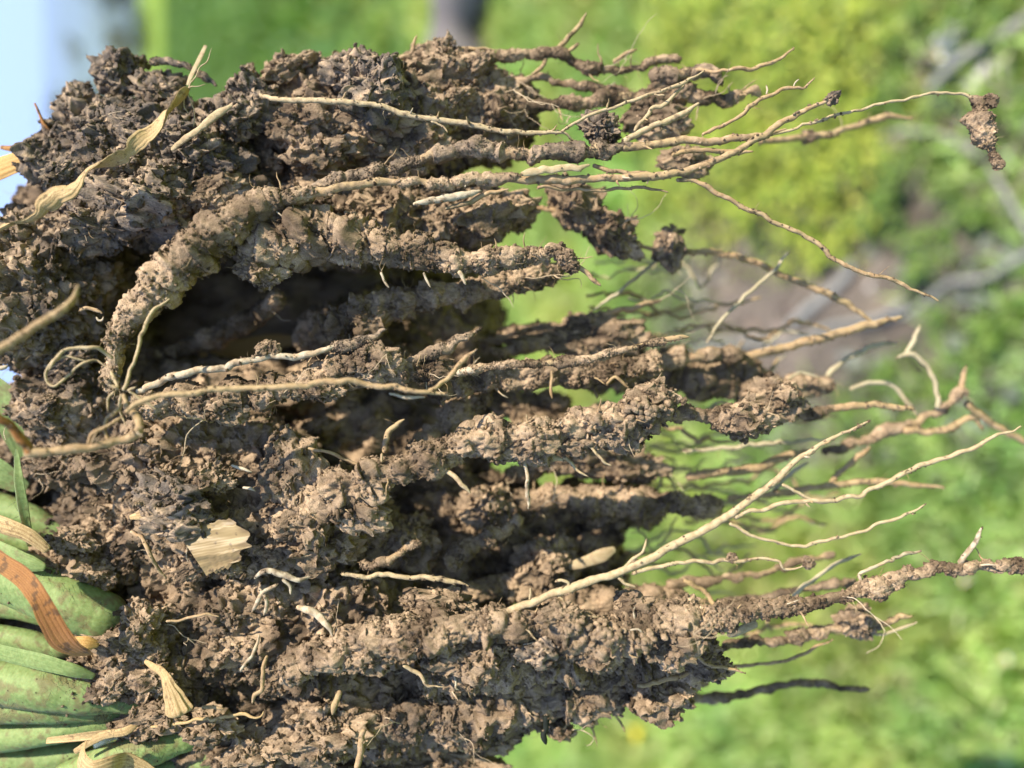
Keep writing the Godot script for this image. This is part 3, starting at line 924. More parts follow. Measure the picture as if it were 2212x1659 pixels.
	clod_at(P(1743, 1215, 9), Vector3(10, 9, 9) * PX, Basis(), 0.2, "soil_knot", fan)
	clod_at(P(1580, 1207, 9), Vector3(9, 8, 8) * PX, Basis(), 0.2, "soil_knot", fan)
	# rootlets of the lower rope
	for a in [[2071, 1217, 6, 7, 2082, 1205, 7, 6.5, 2101, 1179, 7, 6, 2112, 1158, 7, 6, 2121, 1139, 7, 4.5], [1865, 1270, 6, 4.5, 1858, 1252, 6, 4, 1859, 1237, 6, 4, 1880, 1224, 6, 4, 1921, 1213, 5, 4, 1941, 1200, 3, 4.5, 1991, 1189, 1, 5]]:
		limb("root", "white", a, thin({"grey": 0.1}))
	limb("root", "pale", [737, 1240, 4, 5, 780, 1243, 4, 6, 821, 1241, 4, 6, 871, 1246, 4, 6.5, 920, 1246, 4, 6.5, 954, 1250, 4, 7, 985, 1256, 4, 7, 1014, 1267, 4, 3], thin({"grey": 0.2, "dens": 7e5}))
	limb("root", "pale", [1187, 1320, 9, 3.5, 1210, 1326, 9, 3.5, 1237, 1326, 9, 3.5, 1280, 1331, 9, 3, 1304, 1337, 8, 3], thin())
	limb("root", "pale", [870, 1435, 6, 5, 890, 1445, 6, 5, 910, 1460, 6, 5, 923, 1478, 6, 4, 940, 1480, 6, 2, 961, 1484, 6, 1.5], thin({"grey": 0.1}))
	limb("root", "white", [980, 1455, 4, 2.5, 985, 1470, 4, 3, 984, 1485, 4, 3, 992, 1490, 4, 2], thin({"grey": 0.0}))
	limb("root", "tan", [1490, 1410, 2, 4, 1510, 1420, 2, 4.5, 1530, 1433, 2, 4.5, 1570, 1445, 2, 4, 1610, 1454, 2, 2.5], thin())
	limb("root", "white", [1360, 1361, 12, 2, 1375, 1359, 12, 2.5, 1385, 1366, 12, 3, 1391, 1379, 12, 2], thin({"grey": -0.1}))
	limb("root", "tan", [1375, 1480, -2, 5, 1410, 1476, -2, 6, 1475, 1457, -2, 6, 1540, 1445, -3, 6], thin({"grey": 0.2}))
	# drooping rootlets of the middle rope
	for a in [[960, 1015, 7, 6, 980, 1028, 8, 6, 1000, 1048, 8, 5.5, 1017, 1066, 8, 4], [1254, 950, 6, 4, 1275, 970, 6, 3.5, 1300, 992, 6, 3.5, 1321, 1006, 6, 3], [1215, 985, 4, 7, 1232, 1000, 4, 4, 1250, 1018, 4, 3.5, 1270, 1029, 4, 2.5], [1160, 975, 4, 7, 1190, 985, 4, 9, 1210, 992, 4, 5, 1222, 997, 4, 3], [825, 1000, 7, 3.5, 824, 985, 7, 3.5, 825, 978, 7, 3]]:
		limb("root", "pale", a, thin({"grey": 0.2, "dens": 6e5}))
	limb("root", "white", [1118, 965, 5, 8, 1130, 995, 5, 6, 1137, 1020, 5, 5, 1140, 1050, 5, 5, 1142, 1075, 5, 6, 1141, 1100, 5, 4], thin({"grey": 0.25, "dens": 9e5}))
	limb("root", "tan", [832, 980, 4, 7, 835, 940, 4, 8, 850, 922, 4, 7, 875, 905, 4, 4], thin({"grey": 0.3, "dens": 9e5}))
	for a in [[822, 588, 6, 3.5, 830, 600, 6, 3.5, 841, 622, 6, 3], [915, 588, 6, 3, 920, 602, 6, 3, 931, 622, 6, 3], [990, 585, 6, 6, 1000, 598, 6, 5, 1007, 616, 6, 3], [1040, 600, 0, 1.2, 1080, 625, 0, 1.2, 1110, 665, 0, 1]]:
		limb("root", "white", a, thin({"grey": 0.0}))
	# tangle on the face of the clump
	for a in [[600, 1262, 6, 5, 570, 1280, 6, 5, 555, 1300, 6, 6, 545, 1320, 5, 5], [550, 1250, 7, 4, 575, 1232, 8, 7, 610, 1240, 8, 8, 640, 1250, 8, 6, 675, 1245, 7, 4], [610, 1250, 8, 5, 625, 1265, 8, 4, 628, 1285, 8, 3], [640, 1310, 5, 6, 670, 1320, 6, 9, 690, 1330, 6, 10, 705, 1350, 7, 8, 720, 1378, 7, 4], [560, 1270, 6, 4, 575, 1300, 6, 5, 570, 1330, 5, 4], [520, 1450, 5, 3, 535, 1425, 6, 4, 550, 1400, 6, 4, 560, 1370, 6, 3]]:
		limb("root", "white", a, thin({"grey": 0.3, "dens": 7e5}))
	for a in [[358, 1342, 5, 3, 400, 1335, 5, 3.5, 450, 1326, 5, 3.5, 475, 1332, 5, 3], [282, 1148, 4, 4, 305, 1160, 5, 5, 325, 1195, 6, 5, 340, 1225, 5, 5, 360, 1250, 4, 4], [578, 1415, 7, 4, 570, 1440, 8, 5, 568, 1470, 8, 5.5, 565, 1490, 8, 6, 552, 1500, 8, 5, 545, 1520, 8, 4], [790, 1575, 4, 5, 780, 1590, 4, 7, 778, 1620, 4, 8, 770, 1670, 4, 8], [735, 1490, 5, 7, 725, 1520, 6, 8, 718, 1545, 6, 4], [435, 1527, 5, 4, 460, 1529, 5, 4, 485, 1531, 5, 4], [665, 968, 4, 3, 700, 975, 4, 4, 740, 990, 3, 4, 790, 1010, 2, 3]]:
		limb("root", "tan", a, thin({"grey": 0.1, "dens": 3e5}))
	limb("root", "white", [500, 1005, 6, 3, 520, 1010, 7, 4, 545, 1020, 7, 3], thin({"grey": -0.2}))
	limb("root", "white", [525, 1053, 4, 3, 540, 1056, 5, 4, 553, 1061, 5, 3], thin({"grey": -0.2}))
	limb("root", "white", [1003, 402, 8, 4, 1007, 403, 8, 4], thin({"grey": -0.4}))
	limb("root", "black", [1181, 1545, -4, 7, 1180, 1570, -4, 6.5, 1177, 1590, -4, 7, 1180, 1609, -4, 6], thin())


func far_roots() -> void:
	# roots on the far side of the clump, out of focus
	limb("root", "tan", [1060, 440, -20, 7, 1130, 448, -20, 6, 1200, 455, -19, 6, 1290, 490, -20, 6, 1380, 530, -21, 5, 1450, 540, -22, 5, 1480, 543, -24, 5], thin({"fine": 0.0003, "grey": 0.3}))
	limb("soil_coated_root", "soil", [1090, 1030, -24, 22, 1180, 1010, -26, 20, 1280, 1000, -27, 24, 1380, 1010, -28, 22, 1450, 1020, -28, 12], soily({"fine": 0.0004, "shoots": 6}))
	limb("soil_coated_root", "soil", [1050, 1200, -24, 24, 1150, 1180, -26, 22, 1260, 1175, -27, 22, 1350, 1160, -27, 14], soily({"fine": 0.0004, "shoots": 6}))
	limb("soil_coated_root", "soil", [1060, 760, -22, 20, 1150, 748, -24, 18, 1260, 730, -25, 22, 1340, 735, -26, 12], soily({"fine": 0.0004, "shoots": 4}))
	var far := -30.0
	limb("root", "tan", [1640, 306, -26, 7, 1700, 302, -28, 8, 1750, 297, far, 9, 1808, 287, far, 8, 1875, 263, far, 8, 1921, 252, far, 8, 1973, 255, far, 6], thin({"fine": 0.0004}))
	clod(1748, 296, -30, 16, 12, 0, 0.2)
	limb("root", "tan", [1478, 543, -26, 7, 1560, 548, -27, 8, 1630, 565, -28, 8, 1680, 590, -28, 8, 1750, 620, -28, 8, 1820, 652, -28, 8, 1875, 690, -28, 7, 1895, 700, -28, 5], thin({"fine": 0.0004}))
	limb("root", "glaucous", [1705, 543, -24, 4, 1680, 575, -24, 5, 1640, 612, -24, 5.5, 1590, 660, -24, 5.5, 1555, 695, -24, 5, 1525, 742, -24, 5], thin({"fine": 0.0004}))
	limb("root", "glaucous", [1425, 555, -24, 5, 1350, 620, -24, 6, 1280, 672, -24, 5], thin({"fine": 0.0004}))
	limb("root", "tan", [1260, 690, -24, 6, 1350, 668, -24, 7, 1430, 648, -24, 6], thin({"fine": 0.0004, "grey": 0.3}))
	limb("soil_coated_root", "soil", [1400, 790, -20, 22, 1475, 773, -22, 20, 1541, 764, -24, 20, 1610, 768, -26, 16], soily({"fine": 0.0004}))
	limb("root", "tan", [1560, 775, -27, 10, 1640, 765, -28, 11, 1708, 747, -28, 11, 1760, 735, -28, 11, 1808, 721, -28, 11, 1875, 702, -28, 10, 1949, 684, -28, 8], thin({"fine": 0.0004, "grey": 0.15}))
	limb("soil_coated_root", "soil", [1470, 830, -30, 40, 1540, 815, -32, 44, 1610, 820, -33, 40, 1680, 840, -33, 28, 1750, 835, -33, 22, 1800, 832, -33, 16], soily({"fine": 0.0004}))
	limb("soil_coated_root", "soil", [1650, 900, -14, 20, 1720, 895, -16, 15, 1800, 885, -18, 12], soily({"fine": 0.0003}))
	limb("root", "tan", [1780, 887, -18, 9, 1850, 877, -18, 9, 1900, 875, -18, 8, 1975, 884, -18, 8], thin({"fine": 0.0003}))
	limb("soil_coated_root", "soil", [1775, 975, -32, 10, 1850, 955, -32, 14, 1925, 930, -32, 15, 1970, 915, -32, 14, 2008, 897, -32, 14, 2040, 880, -32, 15, 2075, 847, -32, 14, 2090, 852, -32, 10], soily({"fine": 0.0004}))
	limb("root", "tan", [2078, 850, -32, 8, 2078, 830, -32, 7, 2083, 805, -32, 7, 2087, 792, -32, 6], thin({"fine": 0.0004}))
	limb("root", "tan", [1950, 930, -30, 10, 2000, 932, -30, 9, 2041, 930, -30, 9, 2075, 912, -30, 8, 2098, 903, -30, 9, 2110, 912, -30, 8, 2122, 928, -30, 6], thin({"fine": 0.0004}))
	limb("root", "tan", [2085, 870, -34, 9, 2130, 905, -35, 8, 2170, 930, -36, 8, 2230, 965, -37, 8], thin({"fine": 0.0004}))
	for a in [[2025, 888, -32, 7, 2026, 860, -32, 7, 2020, 830, -32, 7, 2005, 795, -32, 7, 1985, 775, -32, 7, 1960, 766, -32, 8, 1935, 774, -32, 8], [1955, 765, -32, 6, 1972, 738, -32, 7, 1988, 702, -32, 6], [1785, 815, -34, 8, 1800, 795, -34, 8, 1825, 778, -34, 8, 1875, 752, -34, 8, 1905, 745, -34, 7, 1940, 742, -34, 6], [1835, 842, -33, 6, 1870, 828, -33, 7, 1908, 826, -33, 7, 1935, 840, -33, 7, 1955, 862, -33, 7, 1972, 885, -33, 7, 1980, 898, -33, 6], [1700, 822, -26, 4, 1720, 808, -26, 4, 1740, 805, -26, 4, 1770, 815, -26, 3], [1475, 975, -26, 5, 1560, 968, -26, 7, 1640, 960, -26, 7, 1720, 952, -26, 6, 1790, 950, -26, 5], [1660, 1075, -28, 6, 1690, 1040, -28, 7, 1720, 1015, -28, 7, 1745, 1000, -28, 6]]:
		limb("root", "glaucous", a, thin({"fine": 0.0004}))
	limb("root", "tan", [1480, 1030, -26, 10, 1550, 1022, -26, 11, 1608, 1016, -26, 11, 1660, 1002, -27, 11, 1708, 982, -28, 10, 1760, 975, -28, 10], thin({"fine": 0.0004, "grey": 0.3}))
	limb("root", "tan", [1570, 1075, -26, 6, 1640, 1072, -26, 7, 1708, 1062, -26, 8, 1808, 1046, -26, 8, 1870, 1040, -26, 8, 1908, 1040, -26, 8, 1970, 1046, -26, 8, 2040, 1054, -26, 7], thin({"fine": 0.0004}))
	limb("root", "tan", [1790, 1050, -28, 7, 1810, 1025, -28, 7, 1840, 1000, -28, 7, 1880, 965, -28, 6], thin({"fine": 0.0004}))
	limb("soil_coated_root", "soil", [1440, 1262, -20, 12, 1540, 1253, -22, 10, 1608, 1246, -24, 10, 1675, 1229, -26, 11, 1741, 1208, -27, 10, 1803, 1198, -28, 9], soily({"fine": 0.0004}))
	limb("soil_coated_root", "soil", [1470, 1310, -18, 12, 1560, 1300, -20, 12, 1640, 1290, -24, 10, 1720, 1275, -24, 9, 1790, 1262, -24, 12, 1850, 1255, -24, 8], soily({"fine": 0.0004, "grey": 0.3}))
	limb("root", "glaucous", [1708, 1295, -16, 6, 1725, 1275, -16, 7, 1745, 1260, -16, 6.5, 1791, 1226, -16, 6, 1830, 1207, -16, 6, 1861, 1196, -16, 5], thin({"fine": 0.0004}))
	limb("soil_coated_root", "soil", [1560, 1395, -14, 14, 1620, 1388, -15, 10, 1680, 1382, -16, 10, 1725, 1375, -16, 18, 1790, 1358, -16, 14, 1840, 1352, -16, 12], soily({"fine": 0.0003}))
	clod(1725, 1374, -16, 24, 16, 0, 0.4)
	clod(1858, 1343, -16, 32, 30, 0, 0.35)
	limb("root", "tan", [1870, 1348, -16, 6, 1910, 1345, -16, 8, 1945, 1333, -16, 7, 1972, 1330, -16, 5], thin({"fine": 0.0003, "grey": 0.3}))
	limb("root", "glaucous", [1880, 1368, -16, 5, 1920, 1365, -16, 5, 1941, 1358, -16, 5, 1982, 1343, -16, 4.5], thin({"fine": 0.0003}))
	limb("root", "tan", [1560, 1445, -16, 4, 1608, 1438, -16, 4.5, 1660, 1432, -16, 4.5, 1708, 1422, -16, 4.5, 1750, 1403, -16, 4, 1800, 1380, -16, 3.5], thin({"fine": 0.0003}))
	limb("root", "tan", [1475, 1168 + 85, -12, 5, 1500, 1265, -12, 6, 1530, 1290, -12, 6, 1555, 1320, -8, 6], thin({"fine": 0.0003}))
	limb("soil_coated_root", "soil", [1440, 1512, -24, 10, 1475, 1509, -26, 11, 1575, 1503, -27, 11, 1641, 1489, -28, 10, 1708, 1474, -28, 9, 1775, 1478, -28, 9, 1830, 1488, -28, 10, 1878, 1489, -28, 7], soily({"fine": 0.0004, "grey": 0.3}))
	limb("soil_coated_root", "soil", [1110, 920, -30, 20, 1180, 915, -30, 22, 1260, 900, -30, 18, 1330, 880, -30, 16], soily({"fine": 0.0004}))
	for a in [[1215, 1580, -12, 3, 1230, 1560, -12, 3, 1250, 1540, -12, 4], [1265, 1530, -14, 2.5, 1280, 1575, -14, 2.5, 1290, 1610, -14, 2], [1320, 1530, -14, 3, 1340, 1560, -14, 3, 1350, 1580, -14, 2], [1192, 800, -6, 4, 1190, 840, -6, 4, 1193, 862, -6, 3], [1310, 830, -8, 4, 1330, 815, -6, 4, 1357, 838, -6, 4], [1290, 860, -14, 4, 1285, 830, -14, 4, 1280, 810, -14, 4]]:
		limb("root", "tan", a, thin({"fine": 0.0003}))
	limb("dry_leaf", "pale", [1225, 1225, -17, 8, 1260, 1215, -16, 12, 1300, 1200, -16, 15, 1330, 1185, -17, 6], {"flat": 0.3, "fine": 0.0003})
	limb("dry_leaf", "orange", [430, 770, -44, 14, 500, 757, -44, 22, 580, 742, -44, 20, 640, 735, -44, 10], {"flat": 0.2, "fine": 0.0004})
	limb("dry_leaf", "pale", [1570, 1372, 4, 6, 1590, 1366, 4, 9, 1615, 1354, 4, 10, 1637, 1346, 4, 8], {"flat": 0.35, "fine": 0.00025})


func stems_and_leaves() -> void:
	# green stem bases coming in from the crown
	var opt := {"flat": 0.95, "fine": 0.0003, "ribs": 0.006, "grey": 0.25, "dens": 0.3e5}
	var stem := limb("stem", "green", [-160, 1180, -12, 50, -40, 1222, -9, 56, 60, 1258, -6, 58, 150, 1300, -4, 58, 225, 1332, -4, 50, 275, 1352, -5, 28, 296, 1362, -6, 8], opt)
	stem_hairs(stem, [[60, 1262, 0, 150, 1300, 2, 60], [150, 1300, 2, 270, 1350, 0, 60]])
	limb("leaf_sheath", "green", [-60, 1165, -4, 20, 10, 1195, -1, 22, 60, 1215, 0, 18, 100, 1226, 0, 8], {"flat": 0.3, "fine": 0.0003, "ribs": 0.03}, stem)
	limb("stem", "green", [-160, 1296, -10, 24, -20, 1306, -8, 26, 60, 1318, -7, 24, 125, 1345, -7, 16], opt)
	limb("stem", "green", [-160, 1345, -8, 20, -20, 1370, -6, 23, 60, 1384, -5, 23, 125, 1402, -5, 18, 160, 1412, -6, 8], opt)
	var low := limb("stem", "green", [-160, 1462, -8, 44, -20, 1472, -6, 48, 80, 1482, -4, 50, 180, 1498, -4, 44, 270, 1512, -5, 28, 330, 1524, -6, 10], {"flat": 0.95, "fine": 0.0003, "ribs": 0.006, "grey": 0.6, "dens": 1e5})
	stem_hairs(low, [[80, 1450, 2, 300, 1500, 1, 110], [0, 1540, 1, 280, 1555, 0, 80]])
	limb("leaf_sheath", "green", [-80, 1385, 0, 14, 0, 1408, 1, 17, 83, 1428, 2, 18, 150, 1446, 2, 15, 205, 1462, 0, 7], {"flat": 0.22, "fine": 0.0003, "ribs": 0.04, "grey": -0.1}, low)
	limb("stem", "green", [-160, 1530, -9, 30, -20, 1528, -7, 34, 100, 1530, -6, 32, 200, 1535, -7, 24, 290, 1540, -8, 10], {"flat": 0.95, "fine": 0.0003, "ribs": 0.006, "grey": 0.45, "dens": 0.8e5})
	limb("stem", "green", [-160, 1600, -12, 30, 0, 1592, -10, 32, 120, 1576, -9, 30, 230, 1558, -9, 22, 320, 1548, -10, 10], opt)
	var bottom := limb("stem", "green", [120, 1700, -10, 40, 230, 1652, -7, 42, 320, 1618, -7, 38, 400, 1598, -8, 26, 450, 1590, -9, 10], {"flat": 0.95, "fine": 0.0003, "ribs": 0.006, "grey": 0.45, "dens": 0.8e5})
	stem_hairs(bottom, [[200, 1640, 0, 420, 1590, 0, 70]])
	limb("stem", "green", [230, 1740, -11, 34, 340, 1690, -10, 36, 430, 1650, -10, 30, 500, 1630, -11, 12], opt)
	limb("stem", "green", [-120, 1650, -16, 34, 0, 1645, -14, 36, 100, 1640, -14, 34, 200, 1620, -14, 24], opt)
	limb("stem", "green", [-160, 1050, -18, 30, -20, 1090, -16, 32, 60, 1116, -15, 28, 120, 1145, -15, 22, 165, 1165, -16, 10], opt)
	limb("stem", "green", [-160, 1120, -18, 26, -20, 1150, -15, 26, 60, 1172, -14, 20, 110, 1190, -14, 10], opt)
	limb("leaf_blade", "green", [-160, 830, -14, 44, -40, 850, -13, 50, 10, 880, -13, 44, 35, 930, -14, 30, 50, 990, -16, 16], {"flat": 0.15, "fine": 0.0003, "ribs": 0.03, "grey": 0.1, "fold": 0.2})
	limb("leaf_blade", "green", [-120, 985, -12, 30, -20, 1015, -12, 32, 30, 1040, -13, 22, 62, 1052, -14, 8], {"flat": 0.15, "fine": 0.0003, "ribs": 0.03, "fold": 0.2})
	limb("leaf_sheath", "dry", [100, 1600, -3, 6, 200, 1588, -2, 9, 300, 1572, -3, 6], {"flat": 0.14, "fine": 0.00025, "ribs": 0.05, "roll0": 0.5, "roll1": -0.5, "fold": 0.3})
	var blade := limb("leaf_blade", "green", [36, 970, 4, 2, 38, 1000, 4, 6, 42, 1040, 4, 9, 50, 1090, 3, 10, 60, 1145, 1, 8, 66, 1180, -2, 6], {"flat": 0.22, "fine": 0.00022, "ribs": 0.04, "roll0": 0.3, "roll1": 0.5, "fold": 0.3})
	stem_hairs(blade, [[34, 1000, 5, 48, 1130, 4, 16]])
	# dry and dead leaves
	limb("dry_leaf", "brown", [-60, 1165, 10, 14, 0, 1212, 11, 18, 50, 1246, 12, 20, 85, 1290, 13, 21, 112, 1340, 12, 26, 140, 1385, 10, 32, 172, 1406, 8, 26, 198, 1414, 6, 8], {"flat": 0.16, "fine": 0.00024, "ribs": 0.05, "roll0": 0.5, "roll1": -0.25, "fold": 0.22})
	limb("dry_leaf", "orange", [150, 1385, 4, 10, 185, 1390, 4, 16, 215, 1392, 3, 6], {"flat": 0.2, "fine": 0.00024, "ribs": 0.05})
	var stalk := limb("dry_stalk", "dry", [-60, 525, 6, 12, 0, 494, 8, 13, 45, 478, 8, 10, 80, 466, 9, 8, 108, 436, 9, 20, 150, 412, 9, 19, 187, 373, 9, 14, 232, 350, 9, 17, 262, 338, 9, 16, 276, 330, 9, 9, 300, 306, 9, 17, 333, 277, 8, 16, 367, 240, 7, 17, 393, 206, 6, 15, 408, 192, 5, 6], {"flat": 0.22, "fine": 0.0002, "ribs": 0.06, "roll0": -0.4, "roll1": 8.2, "wob": 0.0005, "fold": 0.25})
	for a in [[405, 195, 5, 2, 425, 165, 5, 1.5, 445, 130, 5, 1.5, 458, 103, 5, 1], [400, 196, 5, 2, 420, 186, 5, 1.5, 445, 182, 5, 1], [402, 200, 5, 2, 412, 215, 5, 1.5, 420, 250, 5, 1.5, 418, 275, 5, 1], [404, 200, 5, 2, 398, 225, 5, 1.5, 408, 245, 5, 1.2]]:
		limb("fibre", "pale", a, {"fine": 0.0002, "wob": 0.0006}, stalk)
	limb("dry_leaf", "pale", [405, 185, -6, 3, 415, 160, -7, 5, 430, 130, -8, 5, 445, 98, -9, 4], {"flat": 0.3, "fine": 0.0002})
	limb("dry_leaf", "orange", [-120, 410, -8, 22, -20, 372, -8, 24, 40, 350, -8, 22, 95, 338, -9, 16], {"flat": 0.18, "fine": 0.0003, "ribs": 0.04})
	limb("dry_leaf", "orange", [410, 232, -14, 8, 440, 236, -14, 24, 470, 245, -14, 14, 490, 258, -14, 6], {"flat": 0.2, "fine": 0.0003})
	limb("dry_leaf", "brown", [0, 318, -10, 4, 30, 322, -10, 7, 60, 325, -10, 8, 90, 332, -10, 5], {"flat": 0.3, "fine": 0.0003})
	limb("dry_stalk", "brown", [75, 222, -10, 2, 85, 245, -10, 3, 95, 268, -10, 4, 108, 282, -10, 3], {"fine": 0.0002})
	limb("dry_stalk", "pale", [370, 325, -2, 5, 400, 300, -1, 7, 430, 280, 0, 7, 465, 250, 0, 9, 503, 227, 0, 8], {"fine": 0.00022, "flat": 0.6})
	# broken piece of a dry leaf, half buried
	var bit := put("dry_leaf", torn_leaf(), M.husk, plant)
	tag(bit, "straw coloured piece of broken leaf set in the soil")
	limb("dry_leaf", "dry", [312, 1428, 5, 4, 330, 1440, 7, 7, 350, 1453, 8, 9, 362, 1478, 9, 15, 374, 1508, 9, 24, 384, 1538, 9, 32, 388, 1548, 9, 26], {"flat": 0.16, "fine": 0.00022, "ribs": 0.10, "roll0": 0.2, "fold": -0.3})
	limb("dry_leaf", "dry", [182, 1608, 4, 14, 176, 1640, 8, 20, 200, 1662, 10, 20, 240, 1650, 9, 18, 270, 1642, 7, 16, 300, 1652, 6, 14, 340, 1672, 5, 8], {"flat": 0.14, "fine": 0.00025, "ribs": 0.05, "roll0": 0.6, "roll1": -0.3})
	limb("dry_leaf", "dry", [160, 1625, -2, 6, 220, 1590, -2, 9, 270, 1580, -1, 9, 300, 1560, -2, 5], {"flat": 0.3, "fine": 0.00025})
	limb("dry_leaf", "dry", [-50, 1115, 2, 16, 10, 1135, 4, 18, 60, 1155, 4, 15, 105, 1190, 3, 10], {"flat": 0.3, "fine": 0.00025, "ribs": 0.05})
	limb("dry_leaf", "dry", [280, 1118, 2, 5, 310, 1112, 3, 10, 345, 1104, 2, 8], {"flat": 0.3, "fine": 0.00025})
	limb("dry_stalk", "dry", [325, 1570, 2, 3, 500, 1545, 3, 3.5, 555, 1552, 3, 3.5, 570, 1535, 3, 3], {"fine": 0.0002, "wob": 0.0008})
	limb("dry_stalk", "white", [-20, 795, -4, 4, 5, 795, -4, 6, 18, 790, -4, 5], {"fine": 0.0003})


func torn_leaf() -> ArrayMesh:
	# a stiff torn piece of leaf with ragged ends, a little curled
	var v := PackedVector3Array()
	var c := PackedColorArray()
	var idx := PackedInt32Array()
	var nu := 44
	var nv := 90
	for side in 2:
		for j in nv + 1:
			for k in nu + 1:
				var x := float(k) / nu
				var y := float(j) / nv
				var l := Vector2(384, 1152).lerp(Vector2(446, 1240), y)
				var q := Vector2(506, 1120).lerp(Vector2(498, 1220), y) + Vector2(34, 4) * sin(PI * y)
				q.x += 14.0 * n_bend.get_noise_2d(y * 0.02, 0.3) + 2.0 * n_bend.get_noise_2d(y * 0.06, 0.7)
				var b := l.lerp(q, x)
				b.y += (10.0 * n_bend.get_noise_2d(x * 0.022, 0.1) + 6.0 * sin(PI * x) ) * (y - 0.4)
				var d := 5.5 + 1.6 * sin(PI * clampf(y * 0.8 + 0.05, 0.0, 1.0)) + 1.6 * x + 0.012 * sin(y * 110.0) + 0.35 * n_bend.get_noise_2d(x * 0.004, y * 0.012)
				var p := P(b.x, b.y, d - 0.22 * side)
				v.append(p)
				var s := 0.5 + 0.5 * sin(y * 110.0 + 3.0 * n_bend.get_noise_2d(y * 0.2, x * 0.004))
				var col := Color(0.34, 0.245, 0.13).lerp(Color(0.52, 0.41, 0.235), 0.42 + 0.20 * s + 0.5 * n_tone.get_noise_3dv(p * 2.0))
				col = col.lerp(Color(0.14, 0.09, 0.05), 0.8 * smoothstep(0.42, 0.55, n_fine.get_noise_3dv(p * 0.5)))
				col = col.lerp(Color(0.20, 0.13, 0.07), 0.6 * smoothstep(0.8, 1.0, x + 0.2 * n_bend.get_noise_2d(y * 0.03, 2.0)))
				c.append(Color(col.r * 0.45, col.g * 0.40, col.b * 0.29))
		for j in nv:
			for k in nu:
				var b := side * (nu + 1) * (nv + 1) + j * (nu + 1) + k
				if side == 0: idx.append_array([b, b + 1, b + nu + 1, b + 1, b + nu + 2, b + nu + 1])
				else: idx.append_array([b, b + nu + 1, b + 1, b + 1, b + nu + 1, b + nu + 2])
	var n := smooth_normals(v, idx)
	var front := n.slice(0, (nu + 1) * (nv + 1))
	var lean := 0.0
	for q in front: lean += q.z
	if lean < 0.0:
		var turned := PackedInt32Array()
		for k in range(0, idx.size(), 3): turned.append_array([idx[k], idx[k + 2], idx[k + 1]])
		return array_mesh(v, smooth_normals(v, turned), c, turned)
	return array_mesh(v, n, c, idx)


func stem_hairs(parent: Node, runs: Array) -> void:
	# fine white hairs on the green stems
	var v := PackedVector3Array()
	var n := PackedVector3Array()
	var c := PackedColorArray()
	var idx := PackedInt32Array()
	for r in runs:
		for k in int(r[6]):
			var f := rng.randf()
			var p := P(lerpf(r[0], r[3], f) + rng.randf_range(-15, 15), lerpf(r[1], r[4], f) + rng.randf_range(-38, 38), lerpf(r[2], r[5], f) - rng.randf_range(1.0, 3.5))
			var dir := Vector3(rng.randf_range(-0.3, 1.0), rng.randf_range(-1, 1), rng.randf_range(0.5, 1.2)).normalized()
			var q := p + dir * rng.randf_range(0.0015, 0.0038)
			var side := dir.cross(Vector3(0, 0, 1)).normalized() * 0.00004
			var b := v.size()
			for w in [p - side, p + side, q, p + Vector3(0, 0, -0.00006)]:
				v.append(w)
				n.append(Vector3(0, 0, 1))
				c.append(Color(0.75, 0.75, 0.66))
			idx.append_array([b, b + 1, b + 2, b + 1, b + 3, b + 2, b + 3, b, b + 2])
	var o := put("hairs", array_mesh(v, n, c, idx), M.hair, parent)
	tag(o, "", "", "", "stuff")


func fine_roots() -> void:
	# hair-thin rootlets that wander over the soil and fork
	for lot in 6:
		var v := PackedVector3Array()
		var n := PackedVector3Array()
		var c := PackedColorArray()
		var idx := PackedInt32Array()
		for k in 46:
			var q := rng.randi() % spots.size()
			var p := spots[q]
			var nrm := spot_normals[q]
			if nrm.z < 0.45: continue
			var dir := (Vector3(rng.randf_range(-0.3, 1.2), rng.randf_range(-0.8, 0.8), rng.randf_range(-0.2, 0.4)) + nrm * 0.5).normalized()
			var r0 := rng.randf_range(0.00006, 0.00013)
			var col := Color(0.34, 0.25, 0.15).lerp(Color(0.46, 0.36, 0.24), rng.randf())
			for branch in rng.randi_range(1, 3):
				var a := p
				var d := (dir + Vector3(rng.randf_range(-1, 1), rng.randf_range(-1, 1), rng.randf_range(-1, 1)) * 0.5 * branch).normalized()
				var steps := rng.randi_range(10, 26)
				var bend := Vector3(rng.randf_range(-1, 1), rng.randf_range(-1, 1), rng.randf_range(-1, 1)) * 0.10
				for s in steps + 1:
					var r := r0 * (1.0 - 0.6 * s / steps)
					var x := d.cross(Vector3(0.2, 0.3, 0.9)).normalized()
					var y := x.cross(d)
					for j in 5:
						var th := TAU * j / 5.0
						var w := x * cos(th) + y * sin(th)
						v.append(a + w * r)
						n.append(w)
						c.append(col)
					if s < steps:
						var b := v.size() - 5
						for j in 5:
							var e := (j + 1) % 5
							idx.append_array([b + j, b + e, b + j + 5, b + e, b + e + 5, b + j + 5])
					d = (d + bend + Vector3(rng.randf_range(-1, 1), rng.randf_range(-1, 1), rng.randf_range(-1, 1)) * 0.28).normalized()
					a += d * 0.0005
					if s == steps / 2 and branch == 0: p = a
		var o := put("fine_roots", array_mesh(v, n, c, idx), M.hair, plant)
		tag(o, "", "", "", "stuff")
	# thin blurred strands hanging behind
	for k in 46:
		var u := rng.randf_range(1230, 1500)
		var vv := rng.randf_range(860, 1380) if k % 3 else rng.randf_range(560, 820)
		var d := rng.randf_range(-62, -30)
		var l := rng.randf_range(160, 420)
		var a := []
		for s in 6:
			a.append_array([u + l * s / 5.0, vv + rng.randf_range(-12, 12) + s * rng.randf_range(-10, 8), d - s * 0.8, rng.randf_range(3.0, 6.0)])
		limb("root", ["tan", "glaucous"][k % 2], a, {"fine": 0.0004, "wob": 0.0012, "grey": 0.2})


